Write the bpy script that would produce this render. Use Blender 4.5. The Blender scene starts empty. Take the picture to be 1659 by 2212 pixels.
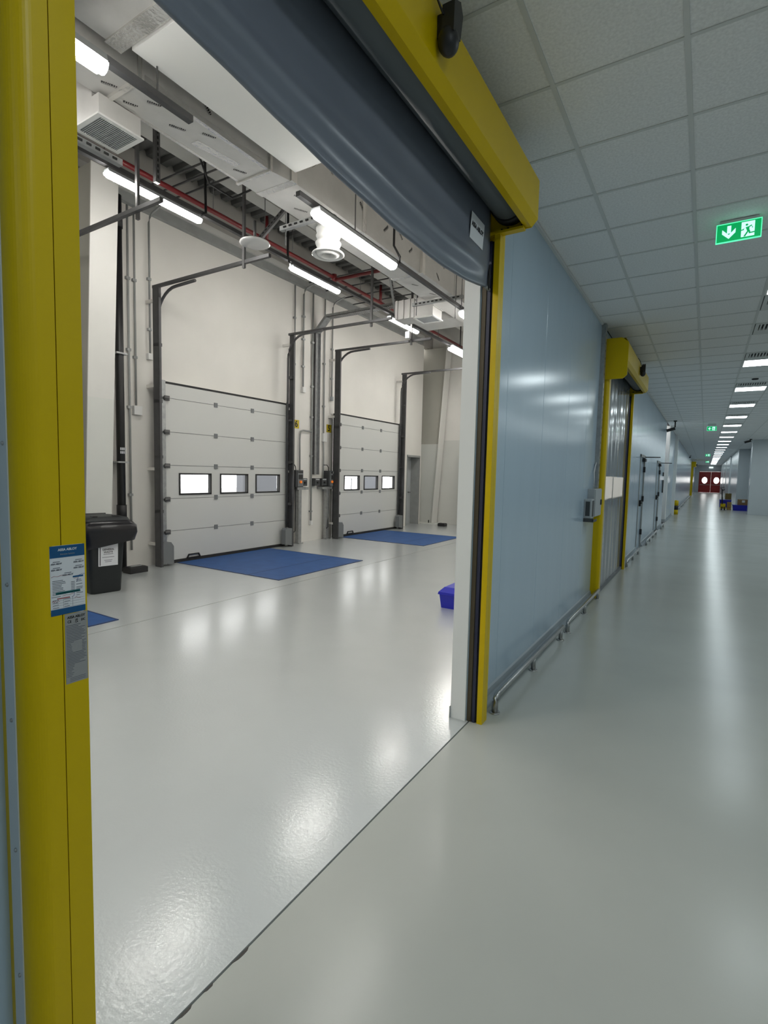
import bpy, bmesh, math, random
from mathutils import Vector, Matrix
random.seed(7)
SC = bpy.context.scene
COL = SC.collection
PI = math.pi

# ------------------------------------------------------------ camera, world, exposure
FPX, W, Hh = 1115.38, 1659.0, 2212.0
cam_d = bpy.data.cameras.new('camera')
cam = bpy.data.objects.new('camera', cam_d); COL.objects.link(cam)
cam_d.sensor_fit = 'VERTICAL'; cam_d.sensor_height = 36.0
cam_d.lens = FPX / Hh * 36.0
cam_d.clip_start = 0.02; cam_d.clip_end = 300
YAW, PITCH, ROLL = -0.55452865, -0.07603198, 0.02308794
_f = Vector((math.sin(YAW)*math.cos(PITCH), math.cos(YAW)*math.cos(PITCH), math.sin(PITCH)))
_r = Vector((math.cos(YAW), -math.sin(YAW), 0)); _u = _r.cross(_f)
_r2 = math.cos(ROLL)*_r + math.sin(ROLL)*_u
_u2 = -math.sin(ROLL)*_r + math.cos(ROLL)*_u
m = Matrix(((_r2.x, _u2.x, -_f.x), (_r2.y, _u2.y, -_f.y), (_r2.z, _u2.z, -_f.z))).to_4x4()
m.translation = Vector((1.27, 0, 1.65))
cam.matrix_world = m
SC.camera = cam

world = bpy.data.worlds.new('overcast_sky'); SC.world = world; world.use_nodes = True
bg = world.node_tree.nodes['Background']
bg.inputs[0].default_value = (1.0, 0.97, 0.94, 1); bg.inputs[1].default_value = 5.0
BATTEN_E, PANEL_E = 66.0, 17.0
SC.view_settings.view_transform = 'Standard'
SC.view_settings.look = 'None'
SC.view_settings.exposure = 0.0
SC.view_settings.gamma = 1.0
SC.view_settings.use_curve_mapping = False
cy = SC.cycles
cy.use_denoising = True
cy.max_bounces = 7; cy.diffuse_bounces = 4; cy.glossy_bounces = 4
cy.transmission_bounces = 4; cy.transparent_max_bounces = 8
cy.caustics_reflective = False; cy.caustics_refractive = False
cy.sample_clamp_indirect = 4.0; cy.sample_clamp_direct = 0.0

# ------------------------------------------------------------ materials
MATS = {}
def mat(name, col, rough=0.5, metal=0.0, emit=None, estr=0.0, noise=0.0, nscale=8.0, bump=0.0, bscale=60.0,
        spec=0.5, coat=0.0, coat_r=0.1, stretch=None, bdist=0.004):
    if name in MATS: return MATS[name]
    mt = bpy.data.materials.new(name); mt.use_nodes = True
    nt = mt.node_tree; b = nt.nodes['Principled BSDF']
    b.inputs['Base Color'].default_value = (*col, 1)
    b.inputs['Roughness'].default_value = rough
    b.inputs['Metallic'].default_value = metal
    b.inputs['Specular IOR Level'].default_value = spec
    b.inputs['Coat Weight'].default_value = coat
    b.inputs['Coat Roughness'].default_value = coat_r
    if emit:
        b.inputs['Emission Color'].default_value = (*emit, 1)
        b.inputs['Emission Strength'].default_value = estr
    if noise or bump:
        tc = nt.nodes.new('ShaderNodeTexCoord')
        vec = tc.outputs['Object']
        if stretch:
            mp = nt.nodes.new('ShaderNodeMapping'); mp.inputs['Scale'].default_value = stretch
            nt.links.new(vec, mp.inputs[0]); vec = mp.outputs[0]
    if noise:
        n = nt.nodes.new('ShaderNodeTexNoise'); n.inputs['Scale'].default_value = nscale; n.inputs['Detail'].default_value = 4
        nt.links.new(vec, n.inputs['Vector'])
        mr = nt.nodes.new('ShaderNodeMapRange'); mr.inputs['To Min'].default_value = 1-noise; mr.inputs['To Max'].default_value = 1+noise
        mr.inputs['From Min'].default_value = 0.25; mr.inputs['From Max'].default_value = 0.75
        nt.links.new(n.outputs['Fac'], mr.inputs['Value'])
        mx = nt.nodes.new('ShaderNodeVectorMath'); mx.operation = 'SCALE'
        mx.inputs[0].default_value = col
        nt.links.new(mr.outputs[0], mx.inputs['Scale'])
        nt.links.new(mx.outputs[0], b.inputs['Base Color'])
    if bump:
        n2 = nt.nodes.new('ShaderNodeTexNoise'); n2.inputs['Scale'].default_value = bscale; n2.inputs['Detail'].default_value = 2
        nt.links.new(vec, n2.inputs['Vector'])
        bp = nt.nodes.new('ShaderNodeBump'); bp.inputs['Strength'].default_value = bump; bp.inputs['Distance'].default_value = bdist
        nt.links.new(n2.outputs['Fac'], bp.inputs['Height'])
        nt.links.new(bp.outputs[0], b.inputs['Normal'])
        if coat: nt.links.new(bp.outputs[0], b.inputs['Coat Normal'])
    MATS[name] = mt
    return mt

M_floor_hall = mat('hall_floor_epoxy', (0.49, 0.52, 0.515), 0.34, noise=0.05, nscale=1.2, bump=1.0, bscale=55, bdist=0.0007, coat=1.0, coat_r=0.17)
M_floor_cor = mat('corridor_floor_epoxy', (0.43, 0.44, 0.405), 0.22, noise=0.06, nscale=1.0, bump=1.0, bscale=80, bdist=0.00015, spec=0.16)
M_joint = mat('dark_joint', (0.06, 0.055, 0.05), 0.8)
M_panel = mat('coated_panel_grey', (0.42, 0.53, 0.63), 0.19, noise=0.02, nscale=3, bump=0.06, bscale=2.2, spec=0.6, stretch=(1, 2.0, 0.35))
M_panel2 = mat('coated_panel_pale', (0.56, 0.60, 0.62), 0.2, noise=0.02, nscale=3, bump=0.06, bscale=2.2, spec=0.6, stretch=(1, 2.0, 0.35))
M_jamb = mat('jamb_white', (0.84, 0.85, 0.83), 0.5)
M_wall = mat('warm_white_paint', (0.74, 0.72, 0.675), 0.7, noise=0.04, nscale=1.3)
M_wall_low = mat('lower_wall_paint', (0.62, 0.62, 0.58), 0.6, noise=0.03, nscale=1.5)
M_clad = mat('upper_cladding_grey', (0.40, 0.385, 0.355), 0.7, noise=0.05, nscale=2)
M_column = mat('column_paint', (0.70, 0.69, 0.655), 0.6, noise=0.03, nscale=2)
M_column_low = mat('column_paint_lower', (0.66, 0.67, 0.63), 0.6, noise=0.03, nscale=2)
M_column_web = mat('column_web_dark', (0.42, 0.41, 0.36), 0.65, noise=0.04, nscale=2)  # darker tone than the flanges, for webs and the corner recess
M_deck = mat('roof_deck_steel', (0.16, 0.16, 0.155), 0.55, metal=0.3, noise=0.15, nscale=3)
M_steel = mat('galvanised_steel', (0.36, 0.37, 0.37), 0.42, metal=0.7, noise=0.18, nscale=14)
M_dsteel = mat('dull_dark_steel', (0.14, 0.14, 0.14), 0.5, metal=0.5, noise=0.15, nscale=10)
M_gsteel = mat('painted_grey_steel', (0.30, 0.31, 0.30), 0.55, noise=0.08, nscale=6)
M_stainless = mat('stainless_steel', (0.42, 0.42, 0.41), 0.28, metal=1.0, noise=0.06, nscale=20)
M_yellow = mat('safety_yellow', (0.62, 0.44, 0.0), 0.36, noise=0.03, nscale=5, bump=0.02, bscale=300, spec=0.25)
M_navy = mat('navy_guide', (0.012, 0.016, 0.045), 0.45)
M_brown = mat('bronze_channel', (0.07, 0.055, 0.03), 0.5, metal=0.3)
M_curtain = mat('slate_pvc', (0.165, 0.185, 0.23), 0.33, noise=0.05, nscale=4, bump=0.05, bscale=5, spec=0.5)
M_roll = mat('slate_pvc_roll', (0.16, 0.18, 0.195), 0.65, spec=0.15)
M_black = mat('black_plastic', (0.012, 0.012, 0.013), 0.45)
M_rubber = mat('black_rubber', (0.015, 0.015, 0.015), 0.7)
M_bin = mat('bin_plastic', (0.007, 0.010, 0.011), 0.5, bump=0.03, bscale=30)
M_bag = mat('bin_bag', (0.005, 0.005, 0.007), 0.28, bump=0.5, bscale=9)
M_dgrey = mat('dark_grey_plastic', (0.05, 0.053, 0.055), 0.5)
M_mgrey = mat('mid_grey_plastic', (0.16, 0.17, 0.175), 0.5)
M_lgrey = mat('light_grey_plastic', (0.40, 0.42, 0.43), 0.5)
M_white = mat('white_paint', (0.78, 0.78, 0.76), 0.5)
M_gloss_white = mat('gloss_white', (0.8, 0.8, 0.79), 0.2)
M_door = mat('dock_door_panel', (0.60, 0.605, 0.58), 0.5, bump=0.04, bscale=160)
M_blue = mat('blue_steel_deck', (0.028, 0.085, 0.24), 0.6, noise=0.12, nscale=5, spec=0.25)
M_tote = mat('blue_tote', (0.012, 0.018, 0.42), 0.4)
M_red = mat('red_pipe_paint', (0.15, 0.008, 0.010), 0.4)
M_reddoor = mat('red_door_paint', (0.36, 0.010, 0.008), 0.35)
M_foil = mat('duct_foil', (0.66, 0.65, 0.63), 0.36, metal=0.35, noise=0.06, nscale=7, bump=0.35, bscale=16)
M_foiltape = mat('duct_foil_tape', (0.92, 0.90, 0.87), 0.22, metal=0.75, bump=0.6, bscale=40)
M_board = mat('white_duct_board', (0.92, 0.92, 0.90), 0.6)
M_tile = mat('ceiling_tile', (0.88, 0.88, 0.88), 0.85, noise=0.10, nscale=70, bump=0.25, bscale=180)
M_tee = mat('ceiling_tee', (0.68, 0.69, 0.68), 0.6)
M_slot = mat('vent_dark', (0.02, 0.02, 0.02), 0.8)
M_batten = mat('batten_glow', (0.9, 0.9, 0.88), 0.4, emit=(1.0, 0.975, 0.925), estr=BATTEN_E)
M_panelglow = mat('panel_glow', (0.9, 0.9, 0.9), 0.4, emit=(0.86, 0.97, 1.0), estr=PANEL_E)
M_exit_g = mat('exit_green', (0.0, 0.3, 0.1), 0.4, emit=(0.0, 0.36, 0.09), estr=0.85)
M_exit_w = mat('exit_white', (0.8, 0.9, 0.9), 0.4, emit=(0.62, 0.95, 1.0), estr=0.95)
M_exit_e = mat('exit_edge', (0.2, 0.9, 0.5), 0.4, emit=(0.10, 1.0, 0.46), estr=1.1)
M_sign_y = mat('sign_yellow', (0.50, 0.38, 0.01), 0.5)
M_paper = mat('paper_white', (0.70, 0.71, 0.74), 0.6)
M_sblue = mat('sticker_blue', (0.0, 0.075, 0.21), 0.4)
M_sgreen = mat('sticker_teal', (0.0, 0.10, 0.11), 0.4)
M_sgrey = mat('sticker_grey', (0.30, 0.30, 0.30), 0.4)
M_ink = mat('ink_grey', (0.10, 0.11, 0.14), 0.6)
M_inkblack = mat('ink_black', (0.012, 0.012, 0.014), 0.6)
M_inkred = mat('ink_red', (0.32, 0.03, 0.03), 0.6)
M_inkblue = mat('ink_blue', (0.03, 0.06, 0.25), 0.6)
M_orange = mat('orange_switch', (0.7, 0.16, 0.01), 0.4, emit=(1.0, 0.25, 0.02), estr=0.25)  # faint glow added to the colour; the knob is no lamp
M_cardboard = mat('cardboard', (0.25, 0.15, 0.07), 0.8, noise=0.1, nscale=4)
M_wood = mat('pallet_wood', (0.35, 0.22, 0.06), 0.8, noise=0.15, nscale=6)
M_dock = mat('outside_wall_cladding', (0.10, 0.105, 0.12), 0.7, noise=0.1, nscale=0.7)
M_yard = mat('yard_concrete', (0.30, 0.30, 0.29), 0.9, noise=0.1, nscale=0.5)
M_beam = mat('light_steel_beam', (0.55, 0.55, 0.52), 0.55, noise=0.05, nscale=3)
M_track = mat('dull_track_steel', (0.085, 0.085, 0.088), 0.5, metal=0.4, noise=0.12, nscale=9)
M_cove = mat('cove_grey', (0.27, 0.31, 0.34), 0.4)
M_cable = mat('white_cable', (0.55, 0.56, 0.56), 0.5)

def glass(name, tint, gl=0.12, rough=0.03):
    mt = bpy.data.materials.new(name); mt.use_nodes = True; nt = mt.node_tree
    nt.nodes.remove(nt.nodes['Principled BSDF'])
    t = nt.nodes.new('ShaderNodeBsdfTransparent'); t.inputs[0].default_value = (*tint, 1)
    g = nt.nodes.new('ShaderNodeBsdfGlossy'); g.inputs['Roughness'].default_value = rough
    mx = nt.nodes.new('ShaderNodeMixShader'); lw = nt.nodes.new('ShaderNodeLayerWeight'); lw.inputs['Blend'].default_value = 0.5
    pw = nt.nodes.new('ShaderNodeMath'); pw.operation = 'POWER'; pw.inputs[1].default_value = 4.0
    nt.links.new(lw.outputs['Facing'], pw.inputs[0])
    fr = nt.nodes.new('ShaderNodeMath'); fr.operation = 'MULTIPLY_ADD'; fr.inputs[1].default_value = 0.9; fr.inputs[2].default_value = 0.04
    nt.links.new(pw.outputs[0], fr.inputs[0])
    nt.links.new(fr.outputs[0], mx.inputs[0]); nt.links.new(t.outputs[0], mx.inputs[1]); nt.links.new(g.outputs[0], mx.inputs[2])
    nt.links.new(mx.outputs[0], nt.nodes['Material Output'].inputs[0])
    return mt
M_glass = glass('window_glass', (0.93, 0.95, 0.96))
M_visor = bpy.data.materials.new('vision_sheet'); M_visor.use_nodes = True
_nt = M_visor.node_tree; _p = _nt.nodes['Principled BSDF']; _p.inputs['Base Color'].default_value = (0.8, 0.79, 0.78, 1); _p.inputs['Roughness'].default_value = 0.2
_tr = _nt.nodes.new('ShaderNodeBsdfTranslucent'); _tr.inputs[0].default_value = (0.95, 0.94, 0.92, 1)
_mx = _nt.nodes.new('ShaderNodeMixShader'); _mx.inputs[0].default_value = 0.75
_nt.links.new(_p.outputs[0], _mx.inputs[1]); _nt.links.new(_tr.outputs[0], _mx.inputs[2]); _nt.links.new(_mx.outputs[0], _nt.nodes['Material Output'].inputs[0])

# ------------------------------------------------------------ mesh helpers
class MB:
    def __init__(s): s.bm = bmesh.new()
    def box(s, x0, x1, y0, y1, z0, z1, bev=0.0):
        v = [s.bm.verts.new(p) for p in ((x0,y0,z0),(x1,y0,z0),(x1,y1,z0),(x0,y1,z0),(x0,y0,z1),(x1,y0,z1),(x1,y1,z1),(x0,y1,z1))]
        fs = [s.bm.faces.new([v[i] for i in f]) for f in ((3,2,1,0),(4,5,6,7),(0,1,5,4),(1,2,6,5),(2,3,7,6),(3,0,4,7))]
        if bev:
            es = list({e for f in fs for e in f.edges})
            bmesh.ops.bevel(s.bm, geom=es, offset=bev, segments=2, profile=0.7, affect='EDGES')
        return s
    def prism(s, pts, axis, a0, a1):
        """polygon pts extruded along axis: 'x' pts=(y,z), 'y' pts=(x,z), 'z' pts=(x,y)"""
        def P(p, a):
            return (a, p[0], p[1]) if axis == 'x' else ((p[0], a, p[1]) if axis == 'y' else (p[0], p[1], a))
        A = [s.bm.verts.new(P(p, a0)) for p in pts]; B = [s.bm.verts.new(P(p, a1)) for p in pts]
        n = len(pts)
        s.bm.faces.new(A); s.bm.faces.new(list(reversed(B)))
        for i in range(n):
            s.bm.faces.new((A[(i+1) % n], A[i], B[i], B[(i+1) % n]))
        return s
    def tube(s, path, r, n=8, cap=True):
        path = [Vector(p) for p in path]; rings = []
        k = len(path)
        for i, p in enumerate(path):
            d = (path[min(i+1, k-1)] - path[max(i-1, 0)]).normalized()
            ref = Vector((0, 0, 1)) if abs(d.z) < 0.95 else Vector((1, 0, 0))
            a = d.cross(ref).normalized(); b = d.cross(a).normalized()
            rr = r[i] if isinstance(r, (list, tuple)) else r
            rings.append([s.bm.verts.new(p + a*rr*math.cos(t) + b*rr*math.sin(t)) for t in (2*PI*j/n for j in range(n))])
        for i in range(k-1):
            for j in range(n):
                f = s.bm.faces.new((rings[i][j], rings[i][(j+1) % n], rings[i+1][(j+1) % n], rings[i+1][j])); f.smooth = True
        if cap:
            s.bm.faces.new(list(reversed(rings[0]))); s.bm.faces.new(rings[-1])
        return s
    def lathe(s, c, prof, n=24):
        """profile (r,z) about a vertical axis at c"""
        rings = []
        for r, z in prof:
            rings.append([s.bm.verts.new((c[0]+max(r,1e-4)*math.cos(t), c[1]+max(r,1e-4)*math.sin(t), c[2]+z)) for t in (2*PI*j/n for j in range(n))])
        for i in range(len(prof)-1):
            for j in range(n):
                f = s.bm.faces.new((rings[i][j], rings[i][(j+1) % n], rings[i+1][(j+1) % n], rings[i+1][j])); f.smooth = True
        return s
    def quad(s, *p):
        s.bm.faces.new([s.bm.verts.new(q) for q in p]); return s
    def poly(s, pts, **k):
        s.bm.faces.new([s.bm.verts.new(q) for q in pts]); return s
    def hull(s, lo, hi):
        """closed solid between two equal-length loops of points"""
        A = [s.bm.verts.new(p) for p in lo]; B = [s.bm.verts.new(p) for p in hi]; n = len(lo)
        s.bm.faces.new(list(reversed(A))); s.bm.faces.new(B)
        for i in range(n): s.bm.faces.new((A[i], A[(i+1) % n], B[(i+1) % n], B[i]))
        return s
    def bar(s, p, q, w, h=None):
        """square bar from p to q"""
        h = h or w
        p, q = Vector(p), Vector(q); d = (q-p).normalized()
        ref = Vector((0, 0, 1)) if abs(d.z) < 0.95 else Vector((1, 0, 0))
        a = d.cross(ref).normalized()*w/2; b = d.cross(a).normalized()*h/2
        return s.hull([p-a-b, p+a-b, p+a+b, p-a+b], [q-a-b, q+a-b, q+a+b, q-a+b])
    def build(s, name, material, parent=None):
        bmesh.ops.recalc_face_normals(s.bm, faces=s.bm.faces[:])
        me = bpy.data.meshes.new(name)
        if parent is not None:
            o = origin(parent)
            bmesh.ops.translate(s.bm, verts=s.bm.verts[:], vec=-o)
        s.bm.to_mesh(me); s.bm.free()
        me.materials.append(material)
        ob = bpy.data.objects.new(name, me); COL.objects.link(ob)
        if parent is not None: ob.parent = parent
        return ob
def origin(o):
    v = Vector((0, 0, 0))
    while o is not None: v = v + o.location; o = o.parent
    return v
def tag(o, label, cat, group=None):
    o['label'] = label; o['category'] = cat
    if group: o['group'] = group
    return o
def thing(name, label, cat, loc=(0, 0, 0), group=None):
    o = bpy.data.objects.new(name, None); o.empty_display_size = 0.1; COL.objects.link(o); o.location = loc
    return tag(o, label, cat, group)
def struct(o): o['kind'] = 'structure'; return o
def sroot(name, loc=(0, 0, 0)):
    o = bpy.data.objects.new(name, None); COL.objects.link(o); o.location = loc
    return struct(o)
def stuff(o): o['kind'] = 'stuff'; return o
def dup(root, delta, label=None, group=None):
    r = root.copy(); COL.objects.link(r); r.location = root.location + Vector(delta)
    if label: r['label'] = label
    if group: r['group'] = group
    for ch in list(root.children):
        c = ch.copy(); COL.objects.link(c); c.parent = r
        for g in list(ch.children):
            d = g.copy(); COL.objects.link(d); d.parent = c
    return r
def again(o, delta, parent=None):
    c = o.copy(); COL.objects.link(c); c.location = o.location + Vector(delta)
    if parent is not None: c.parent = parent
    return c
def text(name, body, size, pos, right, up, material, parent, align='CENTER', ext=0.0006, bold=0.0, sx=1.0):
    cu = bpy.data.curves.new(name, 'FONT'); cu.body = body; cu.size = size
    cu.align_x = align; cu.align_y = 'CENTER'; cu.extrude = ext; cu.offset = bold; cu.resolution_u = 3
    cu.materials.append(material)
    tmp = bpy.data.objects.new(name, cu); COL.objects.link(tmp)
    me = bpy.data.meshes.new_from_object(tmp.evaluated_get(bpy.context.evaluated_depsgraph_get()))
    bpy.data.objects.remove(tmp); bpy.data.curves.remove(cu)
    ob = bpy.data.objects.new(name, me); COL.objects.link(ob)
    if not me.materials: me.materials.append(material)
    R = Vector(right).normalized(); U = Vector(up).normalized(); N = R.cross(U)
    mm = Matrix(((R.x*sx, U.x, N.x), (R.y*sx, U.y, N.y), (R.z*sx, U.z, N.z))).to_4x4()
    mm.translation = Vector(pos) - origin(parent)
    ob.parent = parent; ob.matrix_local = mm
    return ob
def arc(c, r, a0, a1, n, f):
    return [f(c[0]+r*math.cos(a0+(a1-a0)*i/n), c[1]+r*math.sin(a0+(a1-a0)*i/n)) for i in range(n+1)]

# ============================================================ STRUCTURE
CZ = 3.6576                     # corridor ceiling
DX = -6.64                      # inner face of the dock wall
RZ = 6.62                       # roof deck of the hall
YE = 81.0                       # far end of the corridor
# floor
fl = sroot('floor')
MB().box(-6.9, 6.7, -5.2, YE+0.3, -0.14, -0.012).build('subfloor', M_joint, fl)
MB().box(-7.3, -3.785, -4.2, 15.6, -0.10, 0).build('slab', M_floor_hall, fl)
MB().box(-3.772, 0.013, -4.2, 15.6, -0.10, 0).build('slab', M_floor_hall, fl)
MB().box(0.022, 6.5, -5.0, YE, -0.10, 0).build('slab', M_floor_cor, fl)
c = MB()
for (y, w, l) in ((1.155, 0.007, 0.04), (0.93, 0.006, 0.03), (1.02, 0.004, 0.02)):
    c.prism([(0.020, y-l), (0.024+w*0.5, y-l*0.4), (0.022+w, y+l*0.1), (0.024+w*0.6, y+l*0.6), (0.020, y+l)], 'z', 0.0002, 0.0012)
c.build('chipped_edge', M_joint, fl)
MB().box(0.022, 6.5, 20.6, 20.612, 0.0, 0.0008).build('joint_strip', M_joint, fl)

# corridor side wall of sandwich panels
wl = sroot('wall_left')
def wpanel(y0, y1, z0=0.0, z1=CZ, x=0.0, t=0.1, parent=wl):
    return MB().prism([(x-t, y0), (x-t, y1), (x-0.005, y1), (x, y1-0.004), (x, y0+0.004), (x-0.005, y0)], 'z', z0, z1).build('panel', M_panel, parent)
for a, b in ((-5, -4), (-4, -3), (-3, -2), (-2, -1), (-1, 0.0), (0.0, 0.615)): wpanel(a, b)
wpanel(0.615, 1.9, 3.05); wpanel(1.9, 3.165, 3.05)
for a, b in ((3.165, 3.726), (3.726, 4.717), (4.717, 5.70), (5.70, 6.667), (6.667, 7.625)): wpanel(a, b)
wpanel(7.625, 8.9, 3.05); wpanel(8.9, 10.17, 3.05)
for a, b in ((10.17, 11.1), (11.1, 12.02), (12.02, 12.94)): wpanel(a, b)
wpanel(12.94, 13.96, 2.2)
for a, b in ((13.96, 14.87), (14.87, 15.78), (15.78, 16.69), (16.69, 17.6)): wpanel(a, b)
wpanel(17.6, 18.9, 2.2)
for a, b in ((18.9, 19.9), (19.9, 20.95)): wpanel(a, b)
y = 23.0
while y < YE-0.1:
    wpanel(y, min(y+1.1, YE)); y += 1.1
MB().box(-0.62, -0.5, 20.95, 23.0, 0, CZ).build('recess_panel', M_panel, wl)
MB().box(-0.5, -0.1, 20.85, 20.95, 0, CZ).build('recess_side', M_panel, wl)
MB().box(-0.5, -0.1, 23.0, 23.1, 0, CZ).build('recess_side', M_panel, wl)
MB().box(-0.099, -0.085, -4.2, 15.6, CZ, RZ+0.1).build('upper_panel', M_wall, wl)
MB().box(-0.11, -0.0995, 3.2, 7.625, 0.0, CZ).build('hall_lining', M_wall, wl)
MB().box(-0.11, -0.0995, 7.625, 10.17, 3.05, CZ).build('hall_lining', M_wall, wl)
MB().box(-0.11, -0.0995, 10.17, 15.6, 0.0, CZ).build('hall_lining', M_wall, wl)
MB().box(-0.11, -0.0995, -4.2, 0.60, 0.0, CZ).build('hall_lining', M_wall, wl)
MB().box(-0.11, -0.0995, 0.60, 3.2, 3.05, CZ).build('hall_lining', M_wall, wl)
# white jambs of the near opening
tr = sroot('trim_1')
MB().box(-0.112, -0.006, 3.150, 3.166, 0, 3.05).build('jamb_lining', M_jamb, tr)
MB().box(-0.112, -0.006, 0.612, 0.622, 0, 3.05).build('jamb_lining', M_jamb, tr)
MB().box(-0.115, -0.112, 3.135, 3.166, 0, 0.08).build('jamb_skirting', M_lgrey, tr)
# coved skirting
sk = sroot('baseboard_left')
for a, b in ((3.29, 7.49), (10.31, 12.94), (13.96, 17.6), (18.9, 20.95), (23.0, 59.6), (63.4, YE)):
    MB().prism([(0, 0), (0.055, 0), (0.05, 0.012), (0.022, 0.05), (0.012, 0.09), (0.0, 0.10)], 'y', a, b).build('cove', M_cove, sk)
tr3 = sroot('trim_3')
for a, b in ((3.3, 7.33), (10.3, 20.9)):
    MB().box(0.0, 0.022, a, b, CZ-0.024, CZ).build('wall_angle', M_tee, tr3)

# corridor end and right side
we = sroot('wall_far')
MB().box(-0.1, 0.52, YE, YE+0.15, 0, CZ).build('panel', M_panel2, we)
MB().box(3.20, 6.5, YE, YE+0.15, 0, CZ).build('panel', M_panel2, we)
MB().box(0.52, 3.20, YE, YE+0.15, 2.78, CZ).build('panel', M_panel2, we)
wr = sroot('wall_right')
for i in range(36): MB().box(6.5, 6.6, -5+i, -4+i, 0, CZ).build('panel', M_panel2, wr) if i % 4 == 0 else None
MB().box(6.505, 6.6, -5, 31, 0, CZ).build('lining', M_panel2, wr)
wr2 = sroot('wall_right_far')
MB().box(3.12, 6.5, 31.0, 31.1, 0, CZ).build('end_panel', M_panel2, wr2)
for a, b in ((31.1, 33.1), (33.1, 35.1), (35.1, 37.1)):
    MB().box(3.55, 3.65, a, b, 0, CZ).build('panel', M_panel2, wr2)
MB().box(3.12, 3.22, 31.1, 31.5, 0, CZ).build('return_panel', M_panel2, wr2)
MB().box(2.98, 3.65, 40.0, 40.1, 0, CZ).build('end_panel', M_panel2, wr2)
MB().box(3.55, 3.65, 37.1, 40.0, 0, CZ).build('panel', M_panel2, wr2)
for i in range(10): MB().box(2.98, 3.08, 40.1+i*1.09, 40.1+(i+1)*1.09-0.004, 0, CZ).build('panel', M_panel2, wr2)
MB().box(2.93, 3.08, 51.0, 51.1, 0, CZ).build('end_panel', M_panel2, wr2)
for i in range(20): MB().box(2.93 if i % 6 else 2.90, 3.03, 51.1+i*1.495, 51.1+(i+1)*1.495-0.004, 0, CZ).build('panel', M_panel2, wr2)
wn = struct(MB().box(-0.1, 6.5, -5.1, -5.0, 0, CZ).build('wall_rear', M_panel2))

# white column where the corridor wall steps back
co = sroot('trim_2')
MB().box(-0.30, 0.035, 22.35, 22.75, 0, CZ).build('column', M_white, co)
MB().box(-0.31, 0.045, 22.34, 22.76, 0, 0.12).build('column_base', M_lgrey, co)
MB().box(-0.05, 0.12, 27.0, 27.2, 0, CZ).build('column', M_white, co)

# ---------------- corridor ceiling
ce = sroot('ceiling')
xs = [0.0, 0.48] + [0.48+0.6*k for k in range(1, 11)]
LIGHT_ROWS = [0.438, 3.438, 6.438] + [10.638+3.0*k for k in range(23)]
VENT_ROWS = [7.038, 8.238, 10.038, 13.038, 16.038, 19.038, 22.038]
def is_hole(x, y):
    if abs(x-4.68) < 0.05 and y < 30: return any(abs(y-r) < 0.05 for r in LIGHT_ROWS + [-2.562])
    return abs(x-1.68) < 0.05 and any(abs(y-r) < 0.05 for r in LIGHT_ROWS + VENT_ROWS + [-2.562])
rows = [2.838+0.6*k for k in range(-13, 131)]
TILE_MESH = {}
rest = MB()
TZ = CZ + 0.005
for r in rows:
    for i in range(len(xs)-1):
        x0, x1 = xs[i], xs[i+1]
        if is_hole(x0, r): continue
        near = 1.0 < r < 15.0 and (x0 < 1.0 or r > 2.5) and x0 < 1.7 + (r-3)*0.22
        if near:
            key = round(x1-x0, 3)
            if key not in TILE_MESH:
                b = MB(); b.box(0.006, key-0.006, 0.006, 0.594, 0, 0.015, 0.003)
                t = b.build('tile', M_tile, ce); TILE_MESH[key] = t; t.location = (x0, r, TZ)
            else:
                t = TILE_MESH[key].copy(); COL.objects.link(t); t.location = (x0, r, TZ)
        else:
            rest.box(x0+0.006, x1-0.006, r+0.006, r+0.594, TZ, TZ+0.015)
stuff(rest.build('tile_field', M_tile, ce))
for x in xs[1:-1]:
    MB().box(x-0.012, x+0.012, -5, YE, CZ, CZ+0.004).build('tee_bar', M_tee, ce)
cross = None; far = MB()
for r in rows:
    if 1.0 < r < 15:
        if cross is None:
            cross = MB().box(0, 6.48, -0.010, 0.010, 0.0005, 0.0045).build('cross_tee', M_tee, ce); cross.location = (0, r, CZ)
        else:
            t = cross.copy(); COL.objects.link(t); t.location = (0, r, CZ)
    else: far.box(0, 6.48, r-0.010, r+0.010, CZ+0.0005, CZ+0.0045)
stuff(far.build('cross_tee_field', M_tee, ce))
MB().box(-0.1, 6.6, -5.1, YE+0.1, CZ+0.03, CZ+0.06).build('backing', M_slot, ce)

# ---------------- hall shell
wd = sroot('wall_dock')
DOORS_Y = [5.46-4.83, 5.46, 5.46+4.83]      # clear opening starts, 3.08 wide
yy = -4.2
for y0 in DOORS_Y:
    MB().box(DX-0.2, DX, yy, y0, 0, 3.06).build('pier', M_wall, wd); yy = y0+3.08
MB().box(DX-0.2, DX, yy, 14.07, 0, 3.06).build('pier', M_wall, wd)
MB().box(DX-0.2, DX, 14.07, 14.90, 2.2, 3.06).build('door_head', M_wall, wd)
MB().box(DX-0.45, DX, 14.90, 14.98, 0, 3.06).build('pier', M_wall, wd)
MB().box(DX-0.2, DX, -4.2, 14.76, 3.06, 5.72).build('upper_wall', M_wall, wd)
MB().box(DX-0.2, DX, -4.2, 15.6, 5.72, RZ+0.1).build('cladding', M_clad, wd)
MB().box(DX-0.45, DX-0.2, 14.05, 14.9, 2.2, 2.3).build('door_soffit', M_lgrey, wd)
MB().box(DX-0.65, DX-0.45, 14.76, 15.6, 0, 5.72).build('recess_back', M_column_web, wd)
MB().box(DX-0.45, DX, 14.76, 14.98, 3.06, 5.72).build('pier', M_wall, wd)
wen = sroot('wall_end')
MB().box(-7.3, -0.1, 15.6, 15.75, 2.75, RZ+0.1).build('upper_wall', M_wall, wen)
MB().box(-7.3, -0.1, 15.6, 15.76, 0, 2.75).build('lower_wall', M_wall_low, wen)
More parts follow.
